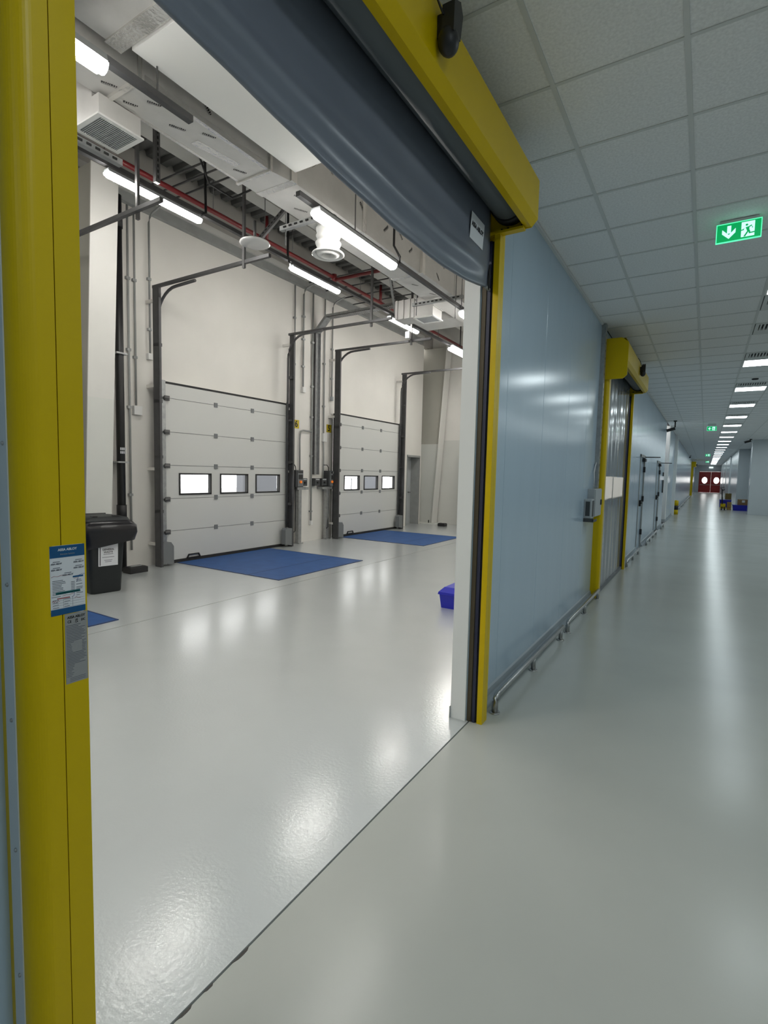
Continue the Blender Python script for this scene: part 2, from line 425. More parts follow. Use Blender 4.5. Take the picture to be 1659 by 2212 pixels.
struct(MB().box(-7.3, -0.1, -4.35, -4.2, 0, RZ+0.1).build('wall_near', M_wall))
# corrugated roof deck
d = MB(); y = -4.2
zt, zb = RZ+0.07, RZ
prof = []
while y < 15.6:
    prof += [(y, zb), (y+0.12, zb), (y+0.145, zt), (y+0.225, zt)]; y += 0.25
for (a, b) in zip(prof[:-1], prof[1:]):
    d.quad((DX-0.1, a[0], a[1]), (0.0, a[0], a[1]), (0.0, b[0], b[1]), (DX-0.1, b[0], b[1]))
struct(d.build('roof_deck', M_deck))
# eaves and purlin beams
eb = sroot('eaves_beam')
MB().box(DX+0.002, DX+0.09, -4.2, 14.76, 5.715, 5.865).build('web', M_gsteel, eb)  # beam shading put into the colour: darker grey than the flange
MB().box(DX+0.002, DX+0.13, -4.2, 14.76, 5.865, 5.97).build('flange', M_beam, eb)
pb = sroot('purlin_beam')
MB().box(-5.27, -5.00, -4.2, 15.6, 5.98, 6.0).build('flange', M_beam, pb)
MB().box(-5.15, -5.12, -4.2, 15.6, 6.0, 6.32).build('web', M_beam, pb)
MB().box(-5.27, -5.00, -4.2, 15.6, 6.32, 6.34).build('flange', M_beam, pb)
for x in (-3.4, -1.2):
    o = sroot('purlin_beam')
    MB().box(x-0.13, x+0.13, -4.2, 15.6, 5.98, 6.0).build('flange', M_beam, o)
    MB().box(x-0.015, x+0.015, -4.2, 15.6, 6.0, 6.34).build('web', M_beam, o)
# outside: yard and neighbouring cladding seen through the dock windows
struct(MB().box(-60, -6.9, -30, 60, -1.35, -1.2).build('ground_yard', M_yard))
MB_ = thing('yard_kiosk', 'grey clad block outside, seen through the windows of dock door six', 'building', (-12, 13, -1.2))
MB().box(-12.3, -12, 12.32, 13.95, -1.2, 3.2).build('body', M_dock, MB_)
MB().box(-12.33, -11.97, 12.29, 13.98, 3.2, 3.3).build('roof', M_lgrey, MB_)
MB_ = thing('yard_kiosk', 'grey clad block outside, seen through the windows of dock door five', 'building', (-12, 20, -1.2))
MB().box(-12.3, -12, 19.75, 20.85, -1.2, 3.2).build('body', M_dock, MB_)
MB().box(-12.33, -11.97, 19.72, 20.88, 3.2, 3.3).build('roof', M_lgrey, MB_)
MB().box(-12.0, -11.97, 18.0, 19.75, 1.34, 1.37).build('rail', M_dock, MB_)
MB().box(-12.0, -11.97, 18.6, 18.63, -1.2, 1.37).build('post', M_dock, MB_)
MB().box(-12.0, -11.97, 18.0, 18.03, -1.2, 1.37).build('post', M_dock, MB_)

# tapered portal columns
def column(yc, label, web_x0=DX-0.4):
    r = thing('portal_column', label, 'column', (DX, yc, 0))
    def xf(z): return -6.28 + (z/5.3)*0.34
    def seg(name, z0, z1, mf):
        MB().hull([(xf(z0)-0.02, yc-0.19, z0), (xf(z0), yc-0.19, z0), (xf(z0), yc+0.19, z0), (xf(z0)-0.02, yc+0.19, z0)],
                  [(xf(z1)-0.02, yc-0.19, z1), (xf(z1), yc-0.19, z1), (xf(z1), yc+0.19, z1), (xf(z1)-0.02, yc+0.19, z1)]).build(name, mf, r)
    return r, xf, seg
r, xf, seg = column(4.195, 'tapered white portal column behind the black waste bin')
seg('flange', 0.02, 2.62, M_column_low); seg('flange', 2.62, 5.7, M_column)
MB().hull([(DX, 4.02, 0), (xf(0)-0.02, 4.02, 0), (xf(0)-0.02, 4.37, 0), (DX, 4.37, 0)],
          [(DX, 4.02, 5.7), (xf(5.7)-0.02, 4.02, 5.7), (xf(5.7)-0.02, 4.37, 5.7), (DX, 4.37, 5.7)]).build('web', M_column_web, r)
MB().box(DX, xf(0)+0.06, 3.98, 4.49, 0, 0.02).build('base_plate', M_column_web, r)
r, xf, seg = column(15.36, 'tapered portal column in the far corner beside the grey door')
seg('flange', 0.02, 5.7, M_column)
MB().hull([(DX-0.44, 15.345, 0), (xf(0)-0.02, 15.345, 0), (xf(0)-0.02, 15.375, 0), (DX-0.44, 15.375, 0)],
          [(DX-0.44, 15.345, 5.7), (xf(5.7)-0.02, 15.345, 5.7), (xf(5.7)-0.02, 15.375, 5.7), (DX-0.44, 15.375, 5.7)]).build('web', M_column_web, r)
MB().hull([(DX-0.44, 15.335, 0.02), (xf(0)-0.03, 15.335, 0.02), (xf(0)-0.03, 15.345, 0.02), (DX-0.44, 15.345, 0.02)],
          [(DX-0.44, 15.335, 2.62), (xf(2.62)-0.03, 15.335, 2.62), (xf(2.62)-0.03, 15.345, 2.62), (DX-0.44, 15.345, 2.62)]).build('lower_paint', M_column_low, r)
MB().box(DX-0.2, xf(0)+0.12, 15.15, 15.56, 0, 0.03).build('base_plate', M_column_low, r)
MB().tube([(-6.45, 15.28, 0.03), (-6.45, 15.28, 0.12)], 0.018, 8).build('anchor_bolt', M_black, r)
MB().tube([(-6.32, 15.28, 0.03), (-6.32, 15.28, 0.12)], 0.018, 8).build('anchor_bolt', M_black, r)

# grey personnel door in the dock wall
gd = sroot('door_1', (DX-0.36, 14.09, 0))
MB().box(DX-0.36, DX-0.31, 14.09, 14.88, 0.0, 2.19).build('leaf', M_lgrey, gd)
MB().box(DX-0.40, DX+0.012, 14.045, 14.085, 0, 2.2).build('frame_post', M_gsteel, gd)
MB().box(DX-0.40, DX+0.012, 14.88, 14.91, 0, 2.2).build('frame_post', M_gsteel, gd)
MB().box(DX-0.40, DX+0.012, 14.045, 14.91, 2.16, 2.22).build('frame_head', M_gsteel, gd)
MB().box(DX-0.31, DX-0.26, 14.70, 14.82, 1.02, 1.045).build('lever_handle', M_dsteel, gd)
sg = MB().box(DX-0.31, DX-0.304, 14.22, 14.46, 1.60, 1.72).build('sign_plate', M_black, gd)
MB().box(DX-0.304, DX-0.302, 14.32, 14.40, 1.62, 1.70).build('sign_mark', M_paper, gd)

# ============================================================ THE NEAR ROLL-UP DOOR
PX = 0.108
def rollup(label, y0, y1, hood_cap_tall, curtain):
    r = thing('roll_up_door', label, 'door', (0, (y0+y1)/2, 0))
    # side posts; the near one with a rounded outer edge
    for s, ye in ((-1, y0), (1, y1)):
        f = lambda a, b: (a, ye + s*b)
        rc = 0.045
        pts = [f(0.0, 0.128)] + [f(PX-rc+rc*math.sin(t), 0.128-rc+rc*math.cos(t)) for t in (PI/2*i/14 for i in range(15))] + [f(PX, 0.0535), f(0.0, 0.0535)]
        MB().prism(pts, 'z', 0, 3.16).build('side_post', M_yellow, r)
        MB().prism([f(0.072, 0.0), f(PX, 0.0), f(PX, 0.0515), f(0.072, 0.0515)], 'z', 0, 3.16).build('post_cover', M_yellow, r)
        MB().prism([f(0.038, 0.0), f(0.058, 0.0), f(0.058, 0.05), f(0.038, 0.05)], 'z', 0, 3.1).build('curtain_guide', M_navy, r)
        MB().prism([f(0.058, 0.012), f(0.072, 0.012), f(0.072, 0.05), f(0.058, 0.05)], 'z', 0, 3.1).build('guide_slot', M_rubber, r)
        MB().prism([f(0.001, 0.002), f(0.03, 0.002), f(0.03, 0.05), f(0.001, 0.05)], 'z', 0, 3.05).build('guide_channel', M_brown, r)
        MB().prism([f(0.03, 0.006), f(0.038, 0.006), f(0.038, 0.05), f(0.03, 0.05)], 'z', 0, 3.05).build('guide_slot', M_rubber, r)
    # hood: folded sheet, open underneath
    ha, hb = (y0-0.128 if hood_cap_tall else y0-0.17), y1+0.045
    out = [(0.0, 3.48), (0.28, 3.48), (0.32, 3.412), (0.32, 3.19), (0.284, 3.152), (0.245, 3.156)]
    inn = [(0.245, 3.159), (0.283, 3.155), (0.317, 3.191), (0.317, 3.411), (0.2785, 3.477), (0.0, 3.477)]
    h = MB().prism(out+inn, 'y', ha, hb).build('hood', M_yellow, r)
    cap = [(0.0, 3.15), (0.0, 3.48), (0.28, 3.48), (0.32, 3.412), (0.32, 3.19), (0.284, 3.15)]
    tall = [(0.0, 2.955), (0.0, 3.485), (0.235, 3.485), (0.318, 3.42), (0.318, 3.0), (0.268, 2.955)]
    MB().prism(tall if hood_cap_tall else cap, 'y', ha-(0.02 if hood_cap_tall else 0.006), ha).build('end_cap', M_yellow, r)
    ec = MB().prism(cap, 'y', hb, hb+0.008).build('end_cap', M_yellow, r)
    MB().box(0.02, 0.25, hb-0.05, hb, 3.135, 3.15).build('bottom_flange', M_yellow, r)
    b = MB()
    b.box(0.075, 0.105, hb-0.006, hb-0.0005, 3.165, 3.178); b.tube([(0.14, hb-0.004, 3.175), (0.14, hb-0.0005, 3.175)], 0.006, 8)
    b.tube([(0.225, hb-0.004, 3.175), (0.225, hb-0.0005, 3.175)], 0.005, 8)
    b.build('bolt_hole', M_rubber, r)
    MB().box(0.001, 0.006, ha, hb, 3.15, 3.475).build('back_plate', M_dgrey, r)
    rl = MB().tube([(0.165, y0+0.02, 3.305), (0.165, y1-0.03, 3.305)], 0.112, 28).build('roll', M_roll, r)
    MB().tube([(0.165, y1-0.032, 3.305), (0.165, hb-0.005, 3.305)], 0.122, 24).build('roll_end_disc', M_rubber, r)
    # motion sensor on the hood
    sy = y0 + (y1-y0)*0.484 if not hood_cap_tall else y0+1.25
    ms = MB().prism([(sy-0.035, 3.262), (sy+0.028, 3.262), (sy+0.045, 3.36), (sy+0.022, 3.395), (sy-0.03, 3.37)], 'x', 0.345, 0.395).build('motion_sensor', M_black, r)
    k = MB(); bmesh.ops.create_icosphere(k.bm, subdivisions=3, radius=0.046)
    bmesh.ops.scale(k.bm, vec=(0.85, 0.95, 1.08), verts=k.bm.verts[:])
    bmesh.ops.translate(k.bm, verts=k.bm.verts[:], vec=(0.362, sy-0.005, 3.252))
    for q in k.bm.faces: q.smooth = True
    k.build('sensor_head', M_black, ms)
    MB().box(0.32, 0.346, sy-0.02, sy+0.02, 3.27, 3.35).build('sensor_bracket', M_black, ms)
    MB().tube([(0.352, sy-0.035, 3.33), (0.336, sy-0.05, 3.375), (0.325, sy-0.065, 3.42), (0.30, sy-0.08, 3.462), (0.27, sy-0.085, 3.487), (0.1, sy-0.085, 3.49)], 0.004, 6).build('sensor_cable', M_black, ms)
    return r
near = rollup('yellow framed roll-up door raised open, nearest the camera', 0.62, 3.162, False, None)
# raised curtain hanging from the roll, sagging in the middle
SAG = [(0.62, 2.828), (0.86, 2.805), (1.09, 2.788), (1.28, 2.77), (1.51, 2.748), (1.81, 2.735), (2.08, 2.726), (2.51, 2.728), (2.82, 2.757), (3.0, 2.785), (3.13, 2.812)]
def sag(y):
    for (a, za), (b, zb_) in zip(SAG[:-1], SAG[1:]):
        if a <= y <= b: return za+(zb_-za)*(y-a)/(b-a)
    return SAG[0][1] if y < SAG[0][0] else SAG[-1][1]
cb = MB(); ny, nz = 60, 26
grid = []
for i in range(ny+1):
    y = 0.645 + (3.142-0.645)*i/ny
    edge = min(1.0, min(y-0.645, 3.142-y)/0.35)
    zb_ = sag(y); row = []
    for j in range(nz+1):
        t = j/nz; z = 3.31 + (zb_+0.012-3.31)*t
        ox = edge*(0.020*math.sin(PI*t*1.0) - 0.030*math.exp(-((t-0.50)/0.16)**2)*0.5 + 0.016*math.exp(-((t-0.80)/0.05)**2)*1.0 - 0.010*math.exp(-((t-0.93)/0.05)**2))
        ox += edge*0.0015*math.sin(y*6+t*5) + edge*0.0012*math.sin(y*17+2)*t
        row.append((0.050+ox, y, z))
    # rolled hem
    for k in range(1, 7):
        a = PI*k/6
        row.append((row[nz][0]-0.010*(1-math.cos(a)), y, zb_+0.012-0.012*math.sin(a)))
    row.append((row[-1][0]+0.003, y, zb_+0.16))
    grid.append(row)
vs = [[cb.bm.verts.new(p) for p in row] for row in grid]
for i in range(ny):
    for j in range(len(vs[0])-1):
        f = cb.bm.faces.new((vs[i][j], vs[i+1][j], vs[i+1][j+1], vs[i][j+1])); f.smooth = True
cur = cb.build('curtain', M_curtain, near)
sdm = cur.modifiers.new('thick', 'SOLIDIFY'); sdm.thickness = 0.003; sdm.offset = -1
MB().box(0.040, 0.056, 3.10, 3.168, 2.80, 2.812).build('hem_end', M_gsteel, near)
MB().prism([(3.118, 2.80), (3.130, 2.795), (3.135, 2.90), (3.126, 2.945), (3.120, 2.90)], 'x', 0.056, 0.062).build('hem_slot', M_rubber, near)
stk = MB().hull([(0.0600, 2.80, 2.985), (0.0585, 3.0, 2.985), (0.0675, 3.0, 3.125), (0.0695, 2.80, 3.125)], [(0.0608, 2.80, 2.985), (0.0593, 3.0, 2.985), (0.0683, 3.0, 3.125), (0.0703, 2.80, 3.125)]).build('sticker', M_paper, near)
text('sticker_print', 'ASSA ABLOY', 0.036, (0.0672, 2.90, 3.066), (-0.009, 1, 0), (0.064, 0, 1), M_inkblack, stk, bold=0.0006, sx=0.86)
# service stickers on the near post
XS = PX + 0.0006
sv = MB().prism([(0.544, 1.337), (0.549, 1.332), (0.611, 1.327), (0.616, 1.332), (0.616, 1.474), (0.611, 1.479), (0.549, 1.479), (0.544, 1.474)], 'x', PX, XS).build('service_sticker', M_paper, near)
def slip(y0, y1, z0, z1, m, parent, name='sticker_print', x=None):
    x = XS if x is None else x
    return MB().box(x, x+0.0004, y0, y1, z0, z1).build(name, m, parent)
slip(0.5442, 0.6158, 1.453, 1.4785, M_sblue, sv, 'header_band')
slip(0.5442, 0.6158, 1.3285, 1.342, M_sblue, sv, 'footer_band')
XT = XS + 0.0006
Yd, Zd = (0, 1, 0), (0, 0, 1)
text('sticker_print', 'ASSA ABLOY', 0.0072, (XT, 0.580, 1.4695), Yd, Zd, M_paper, sv, bold=0.0002, ext=0.0002, sx=0.95)
text('sticker_print', 'Entrance Systems', 0.0042, (XT, 0.580, 1.460), Yd, Zd, M_sgrey, sv, ext=0.0002)
for (yy_, zz_) in ((0.557, 1.440), (0.603, 1.440), (0.557, 1.427), (0.603, 1.427), (0.580, 1.414)):
    text('sticker_print', 'ASSA ABLOY', 0.0046, (XT-0.0002, yy_, zz_), Yd, Zd, M_ink, sv, ext=0.0002, bold=0.0001, sx=0.85)
    slip(yy_-0.007, yy_+0.007, zz_+0.0038, zz_+0.0050, M_ink, sv)
ln = MB(); random.seed(3)
for i in range(10):
    z = 1.4035-0.0033*i
    ln.box(XS, XS+0.0003, 0.548, 0.548+random.uniform(0.018, 0.033), z-0.0007, z+0.0004)
    if 1 < i: ln.box(XS, XS+0.0003, 0.586, 0.594, z-0.0006, z+0.0004)
    if i in (1, 2, 4, 6, 7, 9): ln.box(XS, XS+0.0003, 0.597, 0.597+random.uniform(0.008, 0.014), z-0.0007, z+0.0004)
for i in range(4):
    z = 1.362-0.0055*i
    ln.box(XS, XS+0.0002, 0.546, 0.614, z-0.0022, z-0.0019)
    for a in (0.548, 0.571): ln.box(XS, XS+0.0003, a, a+random.uniform(0.008, 0.014), z-0.0006, z+0.0004)
ln.box(XS, XS+0.0002, 0.5695, 0.5698, 1.344, 1.364); ln.box(XS, XS+0.0002, 0.589, 0.5893, 1.344, 1.364)
ln.box(XS, XS+0.0003, 0.546, 0.564, 1.3685, 1.3695); ln.box(XS, XS+0.0003, 0.597, 0.611, 1.370, 1.3712); ln.box(XS, XS+0.0003, 0.597, 0.604, 1.3655, 1.3664)
stuff(ln.build('fine_print', M_ink, sv))
slip(0.590, 0.612, 1.406, 1.4095, M_sblue, sv, 'blue_bar')
slip(0.5545, 0.605, 1.3735, 1.3785, M_sgreen, sv, 'phone_band')
slip(0.5575, 0.602, 1.3752, 1.3762, M_paper, sv)
slip(0.557, 0.583, 1.3635, 1.3653, M_inkred, sv, 'red_line')
for pts in ([(0.546, 1.412), (0.552, 1.4145), (0.558, 1.4125), (0.566, 1.4148), (0.574, 1.4125), (0.580, 1.414)],
            [(0.547, 1.358), (0.549, 1.3615), (0.551, 1.3575), (0.553, 1.361), (0.556, 1.3575), (0.559, 1.361), (0.562, 1.358)],
            [(0.568, 1.369), (0.575, 1.3705), (0.582, 1.3692), (0.591, 1.372)], [(0.593, 1.3605), (0.597, 1.3625), (0.600, 1.3595), (0.606, 1.3592)],
            [(0.592, 1.4035), (0.597, 1.4045), (0.600, 1.4028)]):
    b = MB()
    for (a, q) in zip(pts[:-1], pts[1:]): b.bar((XS+0.0003, a[0], a[1]), (XS+0.0003, q[0], q[1]), 0.0004, 0.0004)
    b.build('handwriting', M_inkred, sv)
for pts in ([(0.602, 1.4085), (0.600, 1.400), (0.598, 1.395)], [(0.6, 1.4085), (0.610, 1.412), (0.6158, 1.411)], [(0.593, 1.3735), (0.592, 1.366), (0.587, 1.3635)]):
    b = MB()
    for (a, q) in zip(pts[:-1], pts[1:]): b.bar((XS+0.0003, a[0], a[1]), (XS+0.0003, q[0], q[1]), 0.0005, 0.0005)
    b.build('handwriting', M_inkblue, sv)
rp = MB().prism([(0.5715, 1.171), (0.6185, 1.171), (0.6185, 1.327), (0.5715, 1.327)], 'x', PX, XS-0.0001).build('rating_plate', M_sgrey, near)
text('sticker_print', 'ASSA ABLOY', 0.0078, (XT-0.0004, 0.5955, 1.3185), Yd, Zd, M_inkblack, rp, bold=0.0002, ext=0.0002, sx=0.85)
text('sticker_print', 'CE', 0.0085, (XT-0.0004, 0.581, 1.309), Yd, Zd, M_inkblack, rp, bold=0.0001, ext=0.0002, sx=0.8)
text('sticker_print', 'UK', 0.0055, (XT-0.0004, 0.596, 1.3112), Yd, Zd, M_inkblack, rp, bold=0.0001, ext=0.0002, sx=0.8)
text('sticker_print', 'CA', 0.0055, (XT-0.0004, 0.596, 1.3065), Yd, Zd, M_inkblack, rp, bold=0.0001, ext=0.0002, sx=0.8)
text('sticker_print', 'EAC', 0.0078, (XT-0.0004, 0.610, 1.309), Yd, Zd, M_inkblack, rp, bold=0.0001, ext=0.0002, sx=0.6)
ln = MB()
for i in range(34):
    z = 1.300-0.00345*i
    if 10 < i < 18: ln.box(XS-0.0001, XS+0.0002, 0.574, 0.574+random.uniform(0.008, 0.016), z, z+0.0009); ln.box(XS-0.0001, XS+0.0002, 0.607, 0.607+random.uniform(0.004, 0.009), z, z+0.0009)
    elif i > 25: ln.box(XS-0.0001, XS+0.0002, 0.574, 0.574+random.uniform(0.008, 0.016), z, z+0.0009)
    else: ln.box(XS-0.0001, XS+0.0002, 0.574, 0.574+random.uniform(0.025, 0.042), z, z+0.0010)
for i in range(3):
    z = 1.182-0.0035*i; ln.box(XS-0.0001, XS+0.0002, 0.580, 0.613, z, z+0.0008)
stuff(ln.build('fine_print', M_ink, rp))
# white side plate of the near post, held by screws
spl = MB().box(0.022, 0.0635, 0.4895, 0.492, 0, 3.14).build('side_plate', M_panel2, near)
for z in (2.276, 1.984, 1.692, 1.399, 1.107, 0.816, 0.524, 0.232):
    s_ = MB().lathe((0, 0, 0), [(0.0, 0.0035), (0.0032, 0.003), (0.0045, 0.001), (0.0045, 0.0)], 12)
    bmesh.ops.rotate(s_.bm, verts=s_.bm.verts[:], cent=(0, 0, 0), matrix=Matrix.Rotation(PI/2, 3, 'X'))
    bmesh.ops.translate(s_.bm, verts=s_.bm.verts[:], vec=(0.048, 0.4895, z))
    s_.build('screw', M_steel, spl)

# ============================================================ THE SECOND ROLL-UP DOOR (closed)
d2 = rollup('yellow framed roll-up door down the corridor, grey curtain lowered', 7.628, 10.168, True, None)
g = MB(); ny = 30; nzz = 40
rows_ = []
for i in range(ny+1):
    y = 7.65+(10.145-7.65)*i/ny
    rows_.append([(0.046+0.006*math.sin(y*7+z_*1.3)*math.sin(z_*2.1+y) + 0.004*math.sin(y*19), y, z_) for z_ in [0.03+3.28*j/nzz for j in range(nzz+1)]])
vv = [[g.bm.verts.new(p) for p in r_] for r_ in rows_]
zs = [0.03+3.28*j/nzz for j in range(nzz+1)]
for i in range(ny):
    for j in range(nzz):
        ym = 7.65+(10.145-7.65)*(i+0.5)/ny; zm = (zs[j]+zs[j+1])/2
        if 1.34 < zm < 1.64 and (7.86 < ym < 8.62 or 8.74 < ym < 9.84): continue
        f = g.bm.faces.new((vv[i][j], vv[i+1][j], vv[i+1][j+1], vv[i][j+1])); f.smooth = True
bmesh.ops.delete(g.bm, geom=[v for v in g.bm.verts if not v.link_faces], context='VERTS')
g.build('curtain', mat('slate_pvc_gloss', (0.16, 0.175, 0.19), 0.16, bump=0.10, bscale=5, spec=0.6), d2)
for a, b in ((7.84, 8.65), (8.71, 9.86)):
    MB().box(0.050, 0.053, a, b, 1.32, 1.66).build('vision_panel', M_visor, d2)
MB().box(0.03, 0.066, 7.64, 10.155, 0.0, 0.05).build('bottom_hem', M_mgrey, d2)
# hall beyond the vision panel is the dock hall itself

# control cabinet, sanitiser dispenser and trunking before the second door
t = thing('cable_trunking', 'galvanised vertical cable trunking on the wall before the second roll-up door', 'trunking', (0.0, 7.40, 1.5))
MB().box(0.0, 0.052, 7.36, 7.465, 1.51, CZ-0.002).build('trunk', M_steel, t)
b = MB()
for i in range(20): b.box(0.052, 0.053, 7.40, 7.43, 1.6+0.1*i, 1.63+0.1*i)
stuff(b.build('slot', M_dsteel, t))
t = thing('control_cabinet', 'light grey control cabinet on the wall beside the second yellow post', 'cabinet', (0.0, 7.2, 1.14))
MB().box(0.0, 0.085, 6.99, 7.46, 1.145, 1.505, 0.006).build('body', M_lgrey, t)
MB().box(0.085, 0.095, 7.0, 7.45, 1.155, 1.495).build('door', M_lgrey, t)
MB().box(0.095, 0.108, 7.37, 7.42, 1.29, 1.36).build('switch', M_black, t)
MB().tube([(0.03, 7.2, 1.505), (0.03, 7.21, 1.62), (0.02, 7.24, 1.72), (0.02, 7.30, 1.80), (0.02, 7.38, 1.86)], 0.008, 6).build('cable', M_cable, t)
t = thing('soap_dispenser', 'clear fronted hand sanitiser dispenser under the grey control cabinet edge', 'dispenser', (0.0, 6.86, 1.1))
MB().box(0.0, 0.09, 6.79, 6.955, 1.14, 1.38, 0.012).build('body', M_lgrey, t)
MB().box(0.02, 0.07, 6.786, 6.79, 1.17, 1.35).build('side_window', M_dgrey, t)
MB().box(0.09, 0.093, 6.83, 6.92, 1.16, 1.36).build('window', M_black, t)
MB().box(0.0, 0.12, 6.78, 7.02, 1.095, 1.105).build('drip_tray', M_dgrey, t)
MB().box(0.112, 0.12, 6.78, 7.02, 1.105, 1.125).build('tray_lip', M_dgrey, t)
MB().box(0.0, 0.12, 6.78, 6.786, 1.105, 1.14).build('tray_end', M_dgrey, t)

# ============================================================ CORRIDOR KICK RAILS
def rail(label, ys, y_end, bend_start=True, bend_end=False):
    rx, rz, rr = 0.118, 0.118, 0.0215
    t = thing('kick_rail', label, 'rail', (rx, ys[0], 0), 'stainless kick rails along the corridor wall')
    y0 = ys[0]; p = []
    if bend_start:
        p = [(rx, y0, 0.006), (rx, y0, rz-0.06)] + [(rx, y0+0.06-0.06*math.cos(a), rz-0.06+0.06*math.sin(a)) for a in (PI/2*i/5 for i in range(1, 6))]
    else: p = [(rx, y0-0.1, rz)]
    if bend_end:
        p += [(rx, y_end-0.06+0.06*math.sin(a), rz-0.06+0.06*math.cos(a)) for a in (PI/2*i/5 for i in range(0, 6))] + [(rx, y_end, 0.006)]
    else: p += [(rx, y_end, rz)]
    MB().tube(p, rr, 12).build('rail', M_stainless, t)
    for i, y in enumerate(ys):
        if not (i == 0 and bend_start): MB().tube([(rx, y, 0.006), (rx, y, rz-0.005)], rr*0.9, 10).build('post', M_stainless, t)
        MB().lathe((rx, y, 0), [(0.0, 0.008), (0.034, 0.008), (0.037, 0.006), (0.037, 0.0)], 14).build('foot_flange', M_stainless, t)
    return t
rail('first stainless kick rail, bent down beside the near yellow post', [3.385, 4.335, 5.31], 5.40)
rail('second stainless kick rail, ending in front of the second yellow post', [5.62, 6.53, 7.42], 7.47)
rail('third stainless kick rail, just beyond the second roll-up door', [10.46, 11.42, 12.37], 12.46)
rail('fourth stainless kick rail, between the two corridor side doors', [14.2, 15.2, 16.2, 17.2], 17.3)
rail('fifth stainless kick rail, by the white corridor column', [19.2, 20.2], 20.3)
rail('long far kick rail running past the striped bollard', [28.6, 30.8, 33, 36, 39, 42, 45, 48, 51, 54, 57], 58, True)

# ============================================================ CORRIDOR SIDE DOORS
def side_door(n, y0, y1, lab):
    t = sroot('door_%d' % n, (0, y0, 0))
    MB().box(-0.1, -0.02, y0+0.07, y1-0.07, 0.01, 2.14).build('leaf', M_panel, t)
    MB().box(-0.1, 0.012, y0, y0+0.07, 0, 2.2).build('frame_post', M_gsteel, t)
    MB().box(-0.1, 0.012, y1-0.07, y1, 0, 2.2).build('frame_post', M_gsteel, t)
    MB().box(-0.1, 0.012, y0, y1, 2.14, 2.2).build('frame_head', M_gsteel, t)
    MB().box(-0.02, 0.05, y0+0.12, y0+0.15, 1.02, 1.16).build('handle_plate', M_black, t)
    MB().box(0.03, 0.07, y0+0.12, y0+0.28, 1.08, 1.105).build('lever_handle', M_black, t)
    for z in (0.3, 1.1, 1.8): MB().box(-0.02, 0.03, y1-0.11, y1-0.05, z, z+0.13).build('hinge', M_black, t)
    MB().box(-0.02, 0.05, y1-0.4, y1-0.1, 2.05, 2.12).build('closer', M_black, t)
    MB().bar((0.02, y1-0.12, 2.16), (0.33, y1-0.05, 2.16), 0.03, 0.022).build('closer_arm', M_black, t)
side_door(2, 12.94, 13.96, '')
side_door(3, 17.6, 18.9, '')
t = tag(MB().box(0, 0.03, 20.3, 20.42, 1.75, 1.88, 0.003).build('card_reader', M_black), 'small black card reader on the wall beyond the second side door', 'card reader')
t = tag(MB().box(0, 0.04, 20.3, 20.38, 1.18, 1.62, 0.003).build('intercom', M_dgrey), 'tall narrow dark intercom below the card reader', 'intercom')

# ============================================================ CORRIDOR CEILING FITTINGS
ORD = 'first second third fourth fifth sixth seventh eighth ninth tenth eleventh twelfth thirteenth fourteenth fifteenth sixteenth seventeenth eighteenth nineteenth twentieth twenty-first twenty-second twenty-third twenty-fourth twenty-fifth'.split()
proto = None
GL = 'square ceiling panel lights along the corridor'
for i, y in enumerate(LIGHT_ROWS):
    if proto is None:
        proto = thing('ceiling_light', 'square ceiling panel light directly above the viewer, out of view', 'ceiling light', (1.98, y+0.3, CZ), GL)
        MB().quad((1.71, y+0.03, CZ+0.001), (2.25, y+0.03, CZ+0.001), (2.25, y+0.57, CZ+0.001), (1.71, y+0.57, CZ+0.001)).build('diffuser', M_panelglow, proto)
        b = MB(); b.box(1.69, 1.71, y+0.01, y+0.59, CZ-0.002, CZ+0.02); b.box(2.25, 2.27, y+0.01, y+0.59, CZ-0.002, CZ+0.02)
        b.box(1.71, 2.25, y+0.01, y+0.03, CZ-0.002, CZ+0.02); b.box(1.71, 2.25, y+0.57, y+0.59, CZ-0.002, CZ+0.02)
        b.build('frame', M_white, proto)
    else:
        dup(proto, (0, y-LIGHT_ROWS[0], 0), 'square ceiling panel light just outside the frame above' if i == 1 else 'square corridor ceiling panel light, %s in the row from the viewer' % ORD[i-2])
        if y < 30: dup(proto, (3.0, y-LIGHT_ROWS[0], 0), 'square ceiling panel light of the unseen right row, %s along' % ORD[i-1], 'added ceiling panel lights of the unseen right row')  # right row added to brighten the corridor, no such lights known
dup(proto, (3.0, 0, 0), 'square ceiling panel light of the unseen right row, above the viewer', 'added ceiling panel lights of the unseen right row')
dup(proto, (3.0, -3.0, 0), 'square ceiling panel light of the unseen right row, behind the viewer', 'added ceiling panel lights of the unseen right row')
dup(proto, (0.0, -3.0, 0), 'unseen square ceiling panel light behind the viewer')  # unseen, added to light the near end of the corridor
proto = None
for i, y in enumerate(VENT_ROWS):
    if proto is None:
        proto = thing('ceiling_vent', 'square slatted ceiling vent right behind the first visible panel light', 'vent', (1.98, y+0.3, CZ), 'slatted vents between the corridor lights')
        b = MB(); b.box(1.70, 1.74, y+0.01, y+0.59, CZ-0.004, CZ+0.02); b.box(2.22, 2.26, y+0.01, y+0.59, CZ-0.004, CZ+0.02)
        b.box(1.74, 2.22, y+0.01, y+0.05, CZ-0.004, CZ+0.02); b.box(1.74, 2.22, y+0.36, y+0.59, CZ-0.004, CZ+0.02)
        b.build('frame', M_tee, proto)
        MB().box(1.74, 2.22, y+0.05, y+0.55, CZ+0.02, CZ+0.025).build('plenum', M_slot, proto)
        sl = MB().box(1.752, 1.770, y+0.05, y+0.36, CZ-0.003, CZ+0.015).build('slat', M_tee, proto)
        for k in range(1, 12): again(sl, (0.041*k, 0, 0))
    else: dup(proto, (0, y-VENT_ROWS[0], 0), 'square slatted ceiling vent in the corridor light row, %s from the viewer' % ORD[i])
